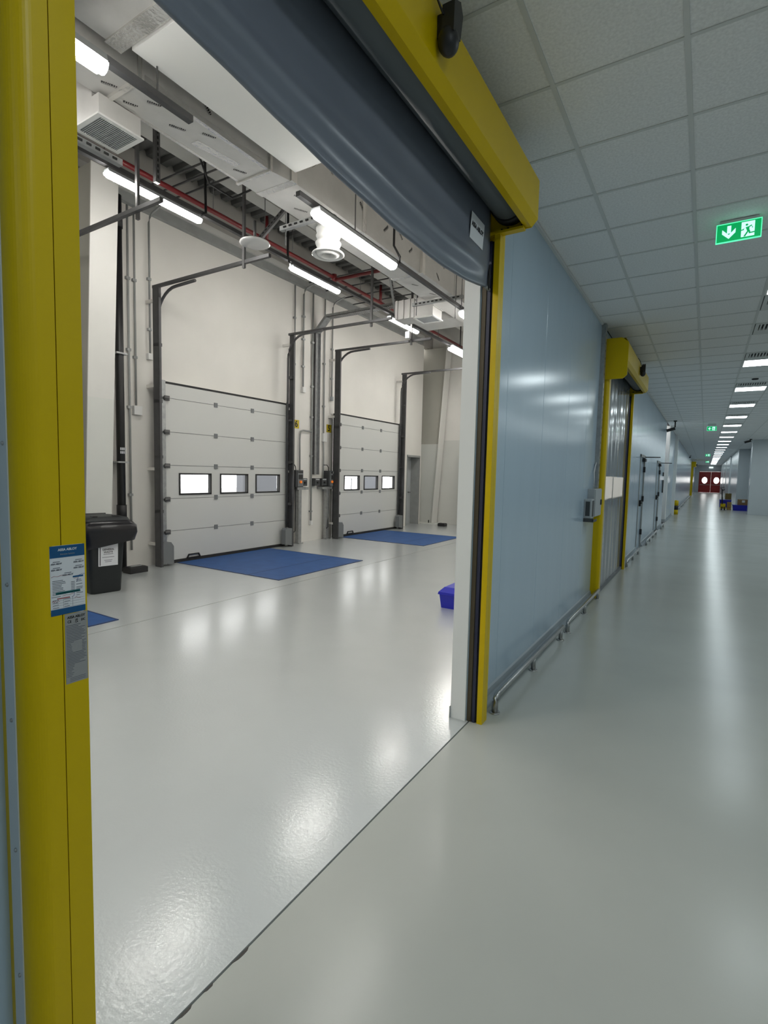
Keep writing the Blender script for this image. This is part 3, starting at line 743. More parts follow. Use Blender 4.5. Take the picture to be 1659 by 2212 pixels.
t = thing('smoke_detector', 'small dark dome detector on the ceiling beside the light row', 'detector', (1.98, 9.1, CZ))
MB().lathe((1.98, 9.1, CZ), [(0.0, -0.05), (0.03, -0.045), (0.045, -0.025), (0.06, -0.02), (0.06, 0.0)], 16).build('body', M_black, t)
MB().lathe((1.98, 9.1, CZ), [(0.0, -0.065), (0.02, -0.062), (0.028, -0.048)], 12).build('lens', M_white, t)
t = tag(MB().lathe((1.98, 12.6, CZ), [(0.0, -0.02), (0.05, -0.018), (0.06, 0.0)], 14).build('ceiling_sensor', M_black), 'flat dark round sensor between the second and third lights', 'sensor')

def exit_sign(y, x0, x1, z0, z1, label, arrow):
    t = thing('exit_sign', label, 'exit sign', ((x0+x1)/2, y, z1))
    w, h = x1-x0, z1-z0
    MB().box(x0, x1, y, y+0.012, z0, z1).build('plate', M_exit_g, t)
    b = MB(); e = 0.006
    b.box(x0-e, x0, y-0.001, y+0.013, z0-e, z1+e); b.box(x1, x1+e, y-0.001, y+0.013, z0-e, z1+e)
    b.box(x0, x1, y-0.001, y+0.013, z0-e, z0); b.box(x0, x1, y-0.001, y+0.013, z1, z1+e)
    b.build('glowing_edge', M_exit_e, t)
    MB().box(x0+w*0.05, x1-w*0.05, y-0.004, y+0.03, z1+e, CZ).build('mount', M_tee, t)
    f = lambda u, v: (x0+w*u, y-0.001, z0+h*v)
    def flat(name, pts, m, dy=0.0):
        b = MB(); b.hull([(p[0], y-0.0022-dy, p[2]) for p in [f(*q) for q in pts]], [(p[0], y+0.001, p[2]) for p in [f(*q) for q in pts]]); return b.build(name, m, t)
    if arrow == 'down':
        flat('arrow', [(0.235, 0.90), (0.325, 0.90), (0.325, 0.52), (0.43, 0.72), (0.43, 0.50), (0.28, 0.14), (0.12, 0.50), (0.12, 0.72), (0.235, 0.52)][0:4] + [(0.325, 0.52)], M_exit_w) if False else None
        flat('arrow_shaft', [(0.235, 0.88), (0.325, 0.88), (0.325, 0.45), (0.235, 0.45)], M_exit_w)
        flat('arrow_head', [(0.12, 0.70), (0.28, 0.36), (0.28, 0.14), (0.12, 0.46)], M_exit_w)
        flat('arrow_head', [(0.43, 0.70), (0.43, 0.46), (0.28, 0.14), (0.28, 0.36)], M_exit_w)
    else:
        flat('arrow_shaft', [(0.2, 0.56), (0.44, 0.56), (0.44, 0.44), (0.2, 0.44)], M_exit_w)
        flat('arrow_head', [(0.12, 0.5), (0.26, 0.85), (0.34, 0.85), (0.22, 0.5)], M_exit_w)
        flat('arrow_head', [(0.12, 0.5), (0.22, 0.5), (0.34, 0.15), (0.26, 0.15)], M_exit_w)
    flat('doorway', [(0.56, 0.10), (0.86, 0.10), (0.86, 0.94), (0.56, 0.94)], M_exit_w)
    fig = [[(0.655, 0.62), (0.74, 0.66), (0.745, 0.38), (0.70, 0.36)], [(0.70, 0.42), (0.74, 0.40), (0.655, 0.10), (0.615, 0.12)],
           [(0.72, 0.42), (0.755, 0.44), (0.775, 0.26), (0.735, 0.24)], [(0.735, 0.24), (0.74, 0.31), (0.895, 0.33), (0.895, 0.26)],
           [(0.66, 0.62), (0.68, 0.67), (0.60, 0.50), (0.565, 0.50)], [(0.56, 0.46), (0.56, 0.52), (0.62, 0.53), (0.62, 0.48)],
           [(0.73, 0.66), (0.74, 0.60), (0.80, 0.66), (0.79, 0.72)], [(0.79, 0.72), (0.80, 0.64), (0.825, 0.55), (0.80, 0.53)]]
    for q in fig: flat('running_figure', q, M_exit_g, 0.001)
    flat('figure_head', [(0.68+0.032*math.cos(a), 0.755+0.06*math.sin(a)) for a in (2*PI*i/10 for i in range(10))], M_exit_g, 0.001)
exit_sign(4.92, 1.231, 1.512, 3.502, 3.632, 'nearest green exit sign, arrow pointing down, below the corridor ceiling', 'down')
exit_sign(22.0, 1.21, 1.49, 3.42, 3.56, 'second green exit sign, arrow pointing left, further down the corridor', 'left')
exit_sign(45.0, 1.16, 1.45, 3.40, 3.55, 'third small green exit sign far down the corridor', 'left')
exit_sign(62.0, 1.18, 1.46, 3.42, 3.57, 'fourth and farthest small green exit sign', 'left')

def cctv(p, label, d):
    t = thing('cctv_camera', label, 'camera', (p[0], p[1], CZ))
    x, y, z = p
    MB().box(x-0.05, x+0.05, y-0.05, y+0.05, CZ-0.03, CZ).build('mount', M_black, t)
    MB().tube([(x, y, CZ-0.02), (x, y, z+0.05), (x+d*0.04, y, z)], 0.022, 8).build('arm', M_black, t)
    MB().bar((x+d*0.0, y, z-0.01), (x+d*0.24, y-0.06, z-0.09), 0.085, 0.085).build('housing', M_black, t)
    MB().bar((x-d*0.02, y, z+0.045), (x+d*0.27, y-0.065, z-0.045), 0.105, 0.014).build('sunshield', M_black, t)
cctv((0.27, 20.5, 3.40), 'black bullet camera hung from the ceiling by the white column', -1)
cctv((0.10, 50.0, 3.52), 'small far black camera above the distant yellow door', -1)
cctv((3.0, 30.4, 3.58), 'black bullet camera at the corner of the right wall', -1)

# ============================================================ FAR CORRIDOR
t = sroot('door_4', (1.85, YE, 0))
for a, b in ((0.54, 1.858), (1.861, 3.18)):
    lf = MB()
    cx = (a+b)/2-0.04; n = 28; ry, rz = 0.32, 0.43; zc = 1.62
    out = []; inn = []
    for i in range(n):
        a_ = 2*PI*i/n; ca, sa = math.cos(a_), math.sin(a_)
        k = min(((b-cx)/ca if ca > 0 else (cx-a)/(-ca)) if abs(ca) > 1e-6 else 9, (2.75-zc)/sa if sa > 1e-6 else 9, (zc-0.003)/(-sa) if sa < -1e-6 else 9)
        out.append((cx+k*ca, zc+k*sa)); inn.append((cx+ry*ca, zc+rz*sa))
    corners = [(b, 2.75), (a, 2.75), (a, 0.003), (b, 0.003)]
    for yq in (YE+0.02, YE+0.07):
        A = [lf.bm.verts.new((p[0], yq, p[1])) for p in out]; B = [lf.bm.verts.new((p[0], yq, p[1])) for p in inn]
        for i in range(n):
            j = (i+1) % n
            lf.bm.faces.new((A[i], A[j], B[j], B[i]))
            for c_ in corners:
                p, q = out[i], out[j]
                if abs(p[0]-c_[0]) < 1e-5 and abs(q[1]-c_[1]) < 1e-5 or abs(p[1]-c_[1]) < 1e-5 and abs(q[0]-c_[0]) < 1e-5:
                    if not (abs(p[0]-q[0]) < 1e-5 or abs(p[1]-q[1]) < 1e-5):
                        lf.bm.faces.new((A[i], lf.bm.verts.new((c_[0], yq, c_[1])), A[j]))
    leaf = lf.build('leaf', M_reddoor, t)
    pn = MB(); pn.bm.faces.new([pn.bm.verts.new((p[0], YE+0.045, p[1])) for p in inn]); pn.build('porthole_pane', M_glass, leaf)
    rg = MB()
    for i in range(n):
        j = (i+1) % n
        rg.bar((inn[i][0], YE+0.015, inn[i][1]), (inn[j][0], YE+0.015, inn[j][1]), 0.04, 0.03)
    rg.build('porthole_rim', M_dsteel, leaf)
    MB().box(a+0.1, b-0.1, YE-0.03, YE+0.01, 1.0, 1.05).build('push_bar', M_steel, leaf)
b = MB(); b.box(0.50, 0.54, YE-0.02, YE+0.08, 0, 2.8); b.box(3.18, 3.22, YE-0.02, YE+0.08, 0, 2.8); b.box(0.50, 3.22, YE-0.02, YE+0.08, 2.755, 2.8)
b.build('frame', M_reddoor, t)
tag(MB().box(1.58, 2.02, YE-0.06, YE, 3.24, 3.40).build('emergency_light', mat('em_glow', (0.8, 0.85, 0.85), 0.4, emit=(0.8, 1.0, 0.95), estr=1.5)), 'small lit emergency light above the red double door', 'light')
# distant yellow door
t = thing('roll_up_door', 'small distant yellow framed roll-up door before the red door', 'door', (0, 61, 0))
MB().box(0.0, 0.14, 59.9, 60.1, 0, 3.0).build('side_post', M_yellow, t)
MB().box(0.0, 0.14, 62.9, 63.1, 0, 3.0).build('side_post', M_yellow, t)
MB().prism([(0, 2.95), (0.33, 2.95), (0.38, 3.0), (0.38, 3.4), (0.33, 3.45), (0, 3.45)], 'y', 59.8, 63.2).build('hood', M_yellow, t)
MB().box(0.02, 0.05, 60.1, 62.9, 0, 2.95).build('curtain', M_curtain, t)
MB().box(0.38, 0.46, 61.3, 61.5, 3.05, 3.25).build('motion_sensor', M_black, t)
# striped bollard
t = thing('bollard', 'yellow and black striped bollard against the wall past the column', 'bollard', (0.15, 28, 0))
for i, (z0, z1) in enumerate(((0, 0.22), (0.22, 0.42), (0.42, 0.62))):
    MB().tube([(0.15, 28, z0), (0.15, 28, z1)], 0.105, 16).build('band', (M_yellow, M_black, M_yellow)[i], t)
MB().lathe((0.15, 28, 0), [(0.105, 0.62), (0.09, 0.66), (0.0, 0.675)], 16).build('cap', M_yellow, t)
# pallet truck and boxes by the right wall
t = thing('pallet_truck', 'pallet truck with black upright handle parked by the right wall', 'pallet truck', (2.15, 34.5, 0))
MB().tube([(2.14, 34.5, 0.2), (2.11, 34.4, 0.75), (2.09, 34.35, 1.15)], 0.032, 8).build('handle', M_black, t)
MB().tube([(2.09, 34.35, 1.15), (2.0, 34.33, 1.24), (2.18, 34.33, 1.28), (2.2, 34.35, 1.14), (2.09, 34.35, 1.1)], 0.026, 8).build('grip', M_black, t)
for dx in (-0.02, 0.1): MB().tube([(2.12+dx, 34.45, 0.10), (2.18+dx, 34.45, 0.10)], 0.095, 16).build('wheel', M_rubber, t)
MB().box(2.06, 2.30, 34.45, 34.7, 0.08, 0.36).build('body', M_yellow, t)
MB().box(2.05, 2.15, 34.7, 36.0, 0.06, 0.12).build('fork', M_yellow, t)
MB().box(2.25, 2.35, 34.7, 36.0, 0.06, 0.12).build('fork', M_yellow, t)
t = thing('crate', 'yellow wooden crate standing beside the pallet truck', 'crate', (2.44, 34.8, 0))
for k in range(3): MB().box(2.37, 2.57, 34.55, 34.9, 0.02+0.15*k, 0.15+0.15*k).build('board', M_wood, t)
for x in (2.38, 2.54): MB().box(x, x+0.02, 34.54, 34.55, 0, 0.46).build('batten', M_wood, t)
t = thing('tote_box', 'long dark blue tote box on the floor by the right wall', 'box', (2.95, 35, 0))
MB().hull([(2.67, 34.6, 0), (3.42, 34.6, 0), (3.42, 35.2, 0), (2.67, 35.2, 0)], [(2.64, 34.57, 0.28), (3.45, 34.57, 0.28), (3.45, 35.23, 0.28), (2.64, 35.23, 0.28)]).build('body', M_tote, t)
MB().box(2.62, 3.47, 34.55, 35.25, 0.28, 0.31).build('rim', M_tote, t)
t = thing('cardboard_box', 'brown cardboard box stacked on the long blue tote', 'box', (3.15, 35, 0.31))
MB().box(2.86, 3.44, 34.62, 35.15, 0.311, 0.62).build('body', M_cardboard, t)
MB().box(3.05, 3.18, 34.61, 34.62, 0.46, 0.58).build('label_sheet', M_paper, t)
t = thing('tote_box', 'blue tote box lying on the pallet truck forks', 'box', (2.3, 35.4, 0.12))
MB().hull([(2.04, 35.1, 0.12), (2.56, 35.1, 0.12), (2.56, 35.7, 0.12), (2.04, 35.7, 0.12)], [(2.02, 35.08, 0.55), (2.58, 35.08, 0.55), (2.58, 35.72, 0.55), (2.02, 35.72, 0.55)]).build('body', M_tote, t)
MB().box(2.01, 2.59, 35.07, 35.73, 0.55, 0.58).build('lid', mat('lilac_lid', (0.25, 0.25, 0.5), 0.5), t)
t = thing('cardboard_box', 'olive brown carton on top of the blue tote on the truck', 'box', (2.4, 35.4, 0.58))
MB().box(2.28, 2.57, 35.2, 35.6, 0.581, 0.92).build('body', mat('olive_carton', (0.16, 0.11, 0.03), 0.8), t)
MB().box(2.41, 2.44, 35.19, 35.61, 0.915, 0.923).build('tape', M_paper, t)

# ============================================================ DOCK DOORS
XP = -6.5      # inner face of the sections
def dock_door():
    y0, y1 = 5.49, 8.53
    t = thing('dock_door', 'white sectional dock door beside the yellow number six plate', 'door', (XP, 7.0, 0), 'sectional dock doors')
    zj = [0.05, 0.562, 1.122, 1.69, 2.255, 2.82, 3.06]
    for k in range(6):
        a, b = zj[k]+0.004, zj[k+1]-0.004
        if k != 2: MB().box(XP-0.05, XP, y0, y1, a, b, 0.003).build('door_section', M_door, t)
        else:
            s = MB(); wins = [(5.77, 6.43), (6.665, 7.335), (7.57, 8.24)]
            s.box(XP-0.05, XP, y0, y1, a, 1.195); s.box(XP-0.05, XP, y0, y1, 1.545, b)
            e = y0
            for (p, q) in wins: s.box(XP-0.05, XP, e, p, 1.195, 1.545); e = q
            s.box(XP-0.05, XP, e, y1, 1.195, 1.545)
            s.build('door_section', M_door, t)
            for (p, q) in wins:
                f = MB(); w = 0.028
                f.box(XP-0.055, XP+0.012, p-w*0.6, p+w*0.4, 1.178, 1.562); f.box(XP-0.055, XP+0.012, q-w*0.4, q+w*0.6, 1.178, 1.562)
                f.box(XP-0.055, XP+0.012, p, q, 1.178, 1.178+w); f.box(XP-0.055, XP+0.012, p, q, 1.562-w, 1.562)
                wf = f.build('window', M_rubber, t)
                MB().box(XP-0.03, XP-0.026, p, q, 1.195, 1.545).build('pane', M_glass, wf)
    for k in range(1, 6):
        MB().box(XP-0.045, XP-0.012, y0, y1, zj[k]-0.012, zj[k]+0.012).build('joint_seal', M_mgrey, t)
        for yh in (6.55, 7.458): MB().box(XP, XP+0.014, yh-0.038, yh+0.038, zj[k]-0.042, zj[k]+0.042, 0.004).build('hinge', M_mgrey, t)
        for s, ye in ((1, y0), (-1, y1)):
            b = MB(); b.box(XP, XP+0.05, min(ye-s*0.03, ye+s*0.06), max(ye-s*0.03, ye+s*0.06), zj[k]-0.05, zj[k]+0.03)
            b.tube([(XP+0.06, ye-s*0.06, zj[k]-0.01), (XP+0.06, ye+s*0.03, zj[k]-0.01)], 0.022, 8)
            b.build('roller_bracket', M_dsteel, t)
    MB().box(XP-0.05, XP+0.006, y0-0.03, y1+0.03, 3.057, 3.09).build('top_seal', M_rubber, t)
    MB().box(XP-0.05, XP+0.02, y0, y1, 0.0, 0.052).build('bottom_seal', M_rubber, t)
    h = MB(); h.box(XP+0.002, XP+0.03, 5.90, 6.18, 0.05, 0.065); h.bar((XP+0.02, 5.905, 0.06), (XP+0.02, 5.935, 0.115), 0.02); h.bar((XP+0.02, 6.175, 0.06), (XP+0.02, 6.145, 0.115), 0.02); h.bar((XP+0.02, 5.93, 0.115), (XP+0.02, 6.15, 0.115), 0.02)
    h.build('lift_handle', M_black, t)
    for s, ya, yb in ((1, 5.20, 5.275), (-1, 8.49, 8.415)):
        lo, hi = min(ya, yb), max(ya, yb)
        e = 5.25 if s > 0 else 8.49
        MB().box(-6.45, -6.295, min(e, e+s*0.008), max(e, e+s*0.008), 0, 4.53).build('guide_post', M_track, t)
        MB().box(-6.303, -6.295, min(e, e+s*0.045), max(e, e+s*0.045), 0, 4.53).build('post_flange', M_track, t)
        b = MB()
        for z in (0.35, 1.6, 2.95, 4.3): b.box(DX+0.001, -6.44, min(e, e+s*0.03), max(e, e+s*0.03), z, z+0.05)
        b.build('wall_bracket', M_wall, t)
        a, b = (5.345, 5.485) if s > 0 else (8.41, 8.484)
        MB().box(-6.475, -6.469, a, b, 0, 3.10).build('side_plate', M_steel, t)
        MB().box(DX+0.001, -6.475, 5.46 if s > 0 else 8.50, 5.485 if s > 0 else 8.54, 0, 3.08).build('edge_seal', M_rubber, t)
        ym = e+s*0.075; ya = e; yb = e+s*0.045
        pts = [(-6.43, ym, 0.42), (-6.43, ym, 4.02)] + [(-6.43+0.47*(1-math.cos(q)), ym, 4.02+0.47*math.sin(q)) for q in (PI/2*i/8 for i in range(1, 9))] + [(-5.5, ym, 4.50)]
        MB().tube(pts, 0.024, 6).build('roller_track', M_track, t)
        MB().box(-6.46, -3.90, min(e, e+s*0.045), max(e, e+s*0.045), 4.515, 4.56).build('track_rail', M_track, t)
        b = MB()
        for z in (0.9, 1.8, 2.7, 3.6): b.box(-6.44, -6.32, min(ya, ym), max(ya, ym)+0.001, z, z+0.05)
        b.build('track_clip', M_track, t)
        p0, p1 = sorted((e+s*0.03, e+s*0.25))
        MB().prism([(p0, 0.06), (p1, 0.02), (p1, 0.33), (p1-0.05 if s > 0 else p1-0.02, 0.40), (p0+0.03, 0.41), (p0, 0.37)], 'x', -6.42, -6.30).build('track_guard', M_mgrey, t)
        MB().box(-4.40, -4.36, ya-0.008, ya+0.025, 4.45, 6.62).build('hanger', M_dsteel, t)
    return t
dd = dock_door()
dup(dd, (0, 4.83, 0), 'white sectional dock door beside the yellow number five plate')
dup(dd, (0, -4.83, 0), 'sectional dock door at left, hidden behind the yellow post')
# blue dock leveller plates
def leveller(label, y0, y1, x1):
    t = thing('dock_leveller', label, 'dock leveller', (x1, y0, 0), 'blue dock leveller plates')
    MB().box(-6.46, x1-0.02, y0+0.02, y1-0.02, 0.0, 0.007).build('plate', M_blue, t)
    b = MB(); b.box(-6.46, x1, y0, y0+0.02, 0, 0.009); b.box(-6.46, x1, y1-0.02, y1, 0, 0.009); b.box(x1-0.02, x1, y0+0.02, y1-0.02, 0, 0.009)
    b.build('frame', mat('blue_edge', (0.02, 0.045, 0.13), 0.5), t)
    MB().box(-4.75, -4.74, y0+0.02, y1-0.02, 0.007, 0.009).build('lip_hinge', MATS['blue_edge'], t)
leveller('blue steel dock leveller plate before door six', 5.68, 7.92, -4.075)
leveller('blue steel dock leveller plate before door five', 10.42, 12.55, -4.10)
leveller('blue dock leveller corner showing beside the yellow post', 0.92, 3.15, -4.012)

# yellow number plates
for n, ya in (('6', 8.83), ('5', 10.02)):
    t = thing('number_plate', 'small yellow plate with black number %s' % {'6': 'six', '5': 'five'}[n], 'sign', (DX, ya+0.1, 2.7))
    MB().box(DX+0.001, DX+0.005, ya, ya+0.19, 2.60, 2.79).build('plate', M_sign_y, t)
    text('number', n, 0.20, (DX+0.006, ya+0.095, 2.695), (0, 1, 0), (0, 0, 1), M_inkblack, t, bold=0.005)

# control boxes between the docks
def ctrl(y0, y1, ps, label, mirror=False):
    t = thing('control_box', label, 'control box', (DX, (y0+y1)/2, 1.28))
    MB().box(DX+0.001, -6.45, y0, y1, 1.285, 1.665, 0.01).build('body', M_dgrey, t)
    MB().box(-6.45, -6.435, y0+0.05, y1-0.02, 1.30, 1.65).build('front', M_mgrey, t)
    MB().box(-6.435, -6.432, y0+0.06, y1-0.03, 1.60, 1.64).build('name_strip', M_black, t)
    MB().box(-6.435, -6.43, y0+0.075, y1-0.04, 1.46, 1.56).build('display', M_black, t)
    MB().tube([(-6.435, (y0+y1)/2+0.01, 1.40), (-6.405, (y0+y1)/2+0.01, 1.40)], 0.03, 12).build('button', M_orange, t)
    MB().tube([(-6.50, y0+0.05, 1.285), (-6.50, y0+0.045, 0.55), (-6.46, y0+0.0, 0.3), (-6.44, y0-0.08, 0.28)], 0.012, 6).build('cable', M_black, t)
    MB().tube([(-6.50, y0+0.05, 1.66), (-6.50, y0+0.04, 1.74), (-6.50, y0-0.02, 1.80), (-6.52, y0-0.12, 1.80)], 0.010, 6).build('cable', M_black, t)
    s = thing('box_stand', 'galvanised post and shelf under ' + ps, 'stand', (DX+0.1, (y0+y1)/2+0.1, 0))
    return t, s
t, s = ctrl(8.72, 8.97, 'the control box by plate six', 'dark grey control box with orange knob by plate six')
MB().box(DX+0.002, -6.46, 8.79, 9.17, 1.222, 1.282).build('shelf', M_steel, s); MB().box(-6.58, -6.49, 8.865, 8.965, 0, 1.222).build('post', M_steel, s)
MB().box(-6.62, -6.45, 8.84, 8.99, 0, 0.01).build('foot', M_steel, s)
t, s = ctrl(9.905, 10.07, 'the control box by plate five', 'dark grey control box with orange knob by plate five')
MB().box(DX+0.002, -6.47, 9.68, 10.07, 1.222, 1.282).build('shelf', M_steel, s); MB().box(-6.58, -6.49, 9.87, 9.98, 0, 1.222).build('post', M_steel, s)
MB().box(-6.62, -6.45, 9.85, 10.0, 0, 0.01).build('foot', M_steel, s)
for (a, b, lab) in ((9.0, 9.17, 'small dark isolator switch right of the door six control box'), (9.45, 9.63, 'small dark isolator switch hanging under the tray'), (9.70, 9.89, 'small dark isolator switch left of the door five control box')):
    t = thing('isolator_switch', lab, 'switch', (DX, (a+b)/2, 1.3))
    MB().box(DX+0.001, -6.50, a, b, 1.305, 1.48, 0.006).build('body', M_dgrey, t)
    MB().box(-6.50, -6.495, a+0.03, b-0.03, 1.44, 1.465).build('label_strip', M_lgrey, t)
    MB().tube([(-6.50, (a+b)/2, 1.38), (-6.47, (a+b)/2, 1.38)], 0.025, 10).build('knob', M_black, t)

# conduits
def conduit(label, path, r=0.016, box=None, clips=(), m=None, name='conduit'):
    t = thing(name, label, 'conduit', path[0])
    MB().tube(path, r, 8).build('pipe', m or M_gsteel, t)
    x, y = path[0][0], path[0][1]
    for z in clips:
        MB().box(DX+0.001, DX+0.02+2*r, y-r*1.9, y+r*1.9, z-0.02, z+0.02).build('clip', M_steel, t)
    if box:
        (a, b, c_, d_, m2) = box
        MB().box(DX+0.001, DX+0.07, a, b, c_, d_, 0.004).build('junction_box', m2, t)
    return t
cx_ = DX+0.04
def bent(y, z0, top=5.68, out=0.35):
    return [(cx_, y, z0), (cx_, y, top-0.10), (cx_+0.03, y, top-0.02), (cx_+0.10, y, top+0.03), (cx_+out, y, top+0.10)]
conduit('left thin conduit running down beside the black drain pipe', [(cx_, 4.93, 0.3), (cx_, 4.93, 5.7)], 0.017, None, (1.2, 2.6, 3.5, 4.6))
conduit('middle thin conduit ending at the lower white socket box', [(cx_, 5.04, 2.64), (cx_, 5.04, 5.7)], 0.016, (4.99, 5.13, 2.49, 2.63, M_white), (3.4, 4.6))
conduit('right thin conduit ending at the small upper white box', bent(5.30, 3.50), 0.016, (5.25, 5.35, 3.41, 3.51, M_white), (3.9, 4.7))
conduit('thin conduit dropping behind the right post of door six', [(cx_, 8.81, 3.2), (cx_, 8.81, 5.7)], 0.016, None, (4.0, 5.0))
conduit('thin conduit ending at a round pull box above plate six', bent(9.10, 3.55), 0.02, (9.07, 9.17, 3.42, 3.54, M_white), (4.0, 4.6, 5.1))
conduit('long thin conduit left of the tray reaching a low white socket', [(cx_, 9.425, 0.48), (cx_, 9.425, 5.7)], 0.019, (9.40, 9.465, 0.38, 0.48, M_white), (0.7, 2.0, 2.9, 3.6, 4.6))
conduit('thin conduit right of the tray down to the white box', [(cx_, 9.86, 2.45), (cx_, 9.86, 5.7)], 0.017, (9.83, 9.96, 2.36, 2.56, M_white), (3.2, 4.2, 5.0))
conduit('short kinked conduit from the white box to the door five switch', [(cx_, 9.86, 2.36), (cx_, 9.87, 2.25), (cx_, 9.878, 2.08), (cx_, 9.88, 1.95), (cx_, 9.868, 1.48)], 0.016)
conduit('short thin conduit with round end right of the tray', bent(10.16, 3.45), 0.016, (10.14, 10.20, 3.37, 3.47, M_lgrey), (3.9, 4.6))
conduit('bent conduit from the tray to the door six switch', [(cx_, 9.40, 2.57), (cx_, 9.12, 2.57), (cx_, 9.05, 2.55), (cx_, 9.02, 2.48), (cx_, 9.01, 2.36), (cx_, 9.02, 1.48)], 0.018)
# cable tray
t = thing('cable_tray', 'galvanised vertical cable tray between the two dock doors', 'cable tray', (DX, 9.5, 1.55))
MB().box(DX+0.02, DX+0.028, 9.47, 9.66, 1.57, 4.88).build('tray_back', M_steel, t)
MB().box(DX+0.02, DX+0.09, 9.47, 9.482, 1.57, 4.88).build('side_flange', M_dsteel, t)
MB().box(DX+0.02, DX+0.09, 9.648, 9.66, 1.57, 4.88).build('side_flange', M_steel, t)
MB().bar((DX+0.05, 9.565, 4.86), (DX+0.36, 9.565, 5.16), 0.19, 0.06).build('bend', M_steel, t)
MB().box(DX+0.33, -3.3, 9.47, 9.66, 5.14, 5.148).build('horizontal_tray', M_steel, t)
MB().box(DX+0.33, -3.3, 9.47, 9.48, 5.14, 5.20).build('horizontal_flange', M_steel, t)
MB().box(DX+0.33, -3.3, 9.65, 9.66, 5.14, 5.20).build('horizontal_flange', M_steel, t)
b = MB()
for i in range(60): b.box(DX+0.36+0.05*i, DX+0.375+0.05*i, 9.49, 9.64, 5.134, 5.140)
stuff(b.build('rung', M_dsteel, t))
b = MB()
for z in (2.0, 2.7, 3.4, 4.1, 4.6): b.box(DX+0.028, DX+0.04, 9.49, 9.52, z, z+0.04)
b.build('slot', M_black, t)
# drain pipe
t = thing('drain_pipe', 'thick black drain pipe rising behind the waste bin', 'pipe', (-6.50, 4.71, 0))
MB().tube([(-6.50, 4.71, 0.0), (-6.50, 4.71, 5.72)], 0.062, 16).build('pipe', M_black, t)
for z in (0.95, 5.35): MB().tube([(-6.50, 4.71, z-0.1), (-6.50, 4.71, z+0.1)], 0.074, 16).build('collar', M_black, t)
for z in (1.72, 3.38): MB().box(DX+0.001, -6.42, 4.62, 4.80, z-0.012, z+0.012).build('pipe_clamp', M_steel, t)
b = MB()
for k in range(4):
    for j in range(2): b.box(-6.439, -6.436, 4.665+0.026*k, 4.680+0.026*k, 1.85+0.055*j, 1.89+0.055*j)
b.build('print_mark', M_paper, t)
# end wall pipe and bait boxes
t = thing('door_casing', 'grey vertical steel casing on the far end wall', 'casing', (-5.42, 15.55, 0))
MB().box(-5.50, -5.37, 15.45, 15.6, 0, 2.25).build('post', M_gsteel, t)
MB().box(-5.38, -5.36, 15.445, 15.6, 0, 2.2).build('seal', M_dsteel, t)
def bait(x0, x1, y0, y1, label):
    t = thing('bait_box', label, 'bait box', ((x0+x1)/2, (y0+y1)/2, 0))
    MB().box(x0, x1, y0, y1, 0, 0.085, 0.008).build('body', M_black, t)
    MB().hull([(x0+0.005, y0+0.005, 0.085), (x1-0.005, y0+0.005, 0.085), (x1-0.005, y1-0.005, 0.085), (x0+0.005, y1-0.005, 0.085)],
              [(x0+0.03, y0+0.03, 0.10), (x1-0.03, y0+0.03, 0.10), (x1-0.03, y1-0.03, 0.10), (x0+0.03, y1-0.03, 0.10)]).build('lid', M_black, t)
    MB().box((x0+x1)/2-0.02, (x0+x1)/2+0.02, y0+0.07, y1-0.05, 0.10, 0.103).build('lid_label', M_lgrey, t)
bait(-6.35, -6.15, 4.62, 4.92, 'flat black bait box on the floor right of the waste bin')
bait(-5.86, -5.62, 14.75, 14.95, 'flat black bait box on the floor by the far end wall')

# ============================================================ WASTE BIN
bt = thing('waste_bin', 'black wheeled waste bin with a bag over its rim', 'bin', (-5.53, 3.80, 0))
BR = Matrix.Rotation(-0.16, 4, 'Z'); bc = Vector((-5.53, 3.80, 0))
def btr(p): return bc + (BR @ Vector(p))
def loop(hx, hy, z, r=0.05, ox=0.0, n=4):
    pts = []
    for sx, sy, a0 in ((1, 1, 0), (-1, 1, PI/2), (-1, -1, PI), (1, -1, 3*PI/2)):
        for i in range(n+1):
            a = a0 + PI/2*i/n
            pts.append((sx*(hx-r)+r*math.cos(a)+ox, sy*(hy-r)+r*math.sin(a), z))
    return pts
def loft(loops, mname, m, parent, cap0=True, cap1=True, smooth=True):
    b = MB(); R_ = [[b.bm.verts.new(btr(p)) for p in L] for L in loops]
    n = len(loops[0])
    for i in range(len(R_)-1):
        for j in range(n):
            f = b.bm.faces.new((R_[i][j], R_[i][(j+1) % n], R_[i+1][(j+1) % n], R_[i+1][j])); f.smooth = smooth
    if cap0: b.bm.faces.new(list(reversed(R_[0])))
    if cap1: b.bm.faces.new(R_[-1])
    return b.build(mname, m, parent)
loft([loop(0.235, 0.185, 0.0), loop(0.24, 0.19, 0.02), loop(0.285, 0.235, 0.90), loop(0.29, 0.24, 0.93)], 'body', M_bin, bt)
lid = loft([loop(0.315, 0.275, 0.93), loop(0.32, 0.28, 0.95), loop(0.30, 0.265, 0.985), loop(0.18, 0.18, 1.0)], 'lid', M_bin, bt)
b = MB()
for (x, y, z0, z1) in ((0.20, -0.13, 0.985, 1.01), (0.20, 0.13, 0.985, 1.01)):
    P8 = [btr((x+sx*0.04, y+sy*0.03, z)) for z in (z0, z1) for sx, sy in ((-1, -1), (1, -1), (1, 1), (-1, 1))]
    b.hull(P8[:4], P8[4:])
b.build('lid_lug', M_black, lid)
MB().tube([btr((-0.31, -0.22, 0.94)), btr((-0.36, -0.22, 0.985)), btr((-0.36, 0.22, 0.985)), btr((-0.31, 0.22, 0.94))], 0.016, 8).build('handle_bar', M_black, bt)
for s in (-1, 1):
    MB().tube([btr((-0.24, s*0.20, 0.09)), btr((-0.24, s*0.235, 0.09))], 0.09, 16).build('wheel', M_rubber, bt)
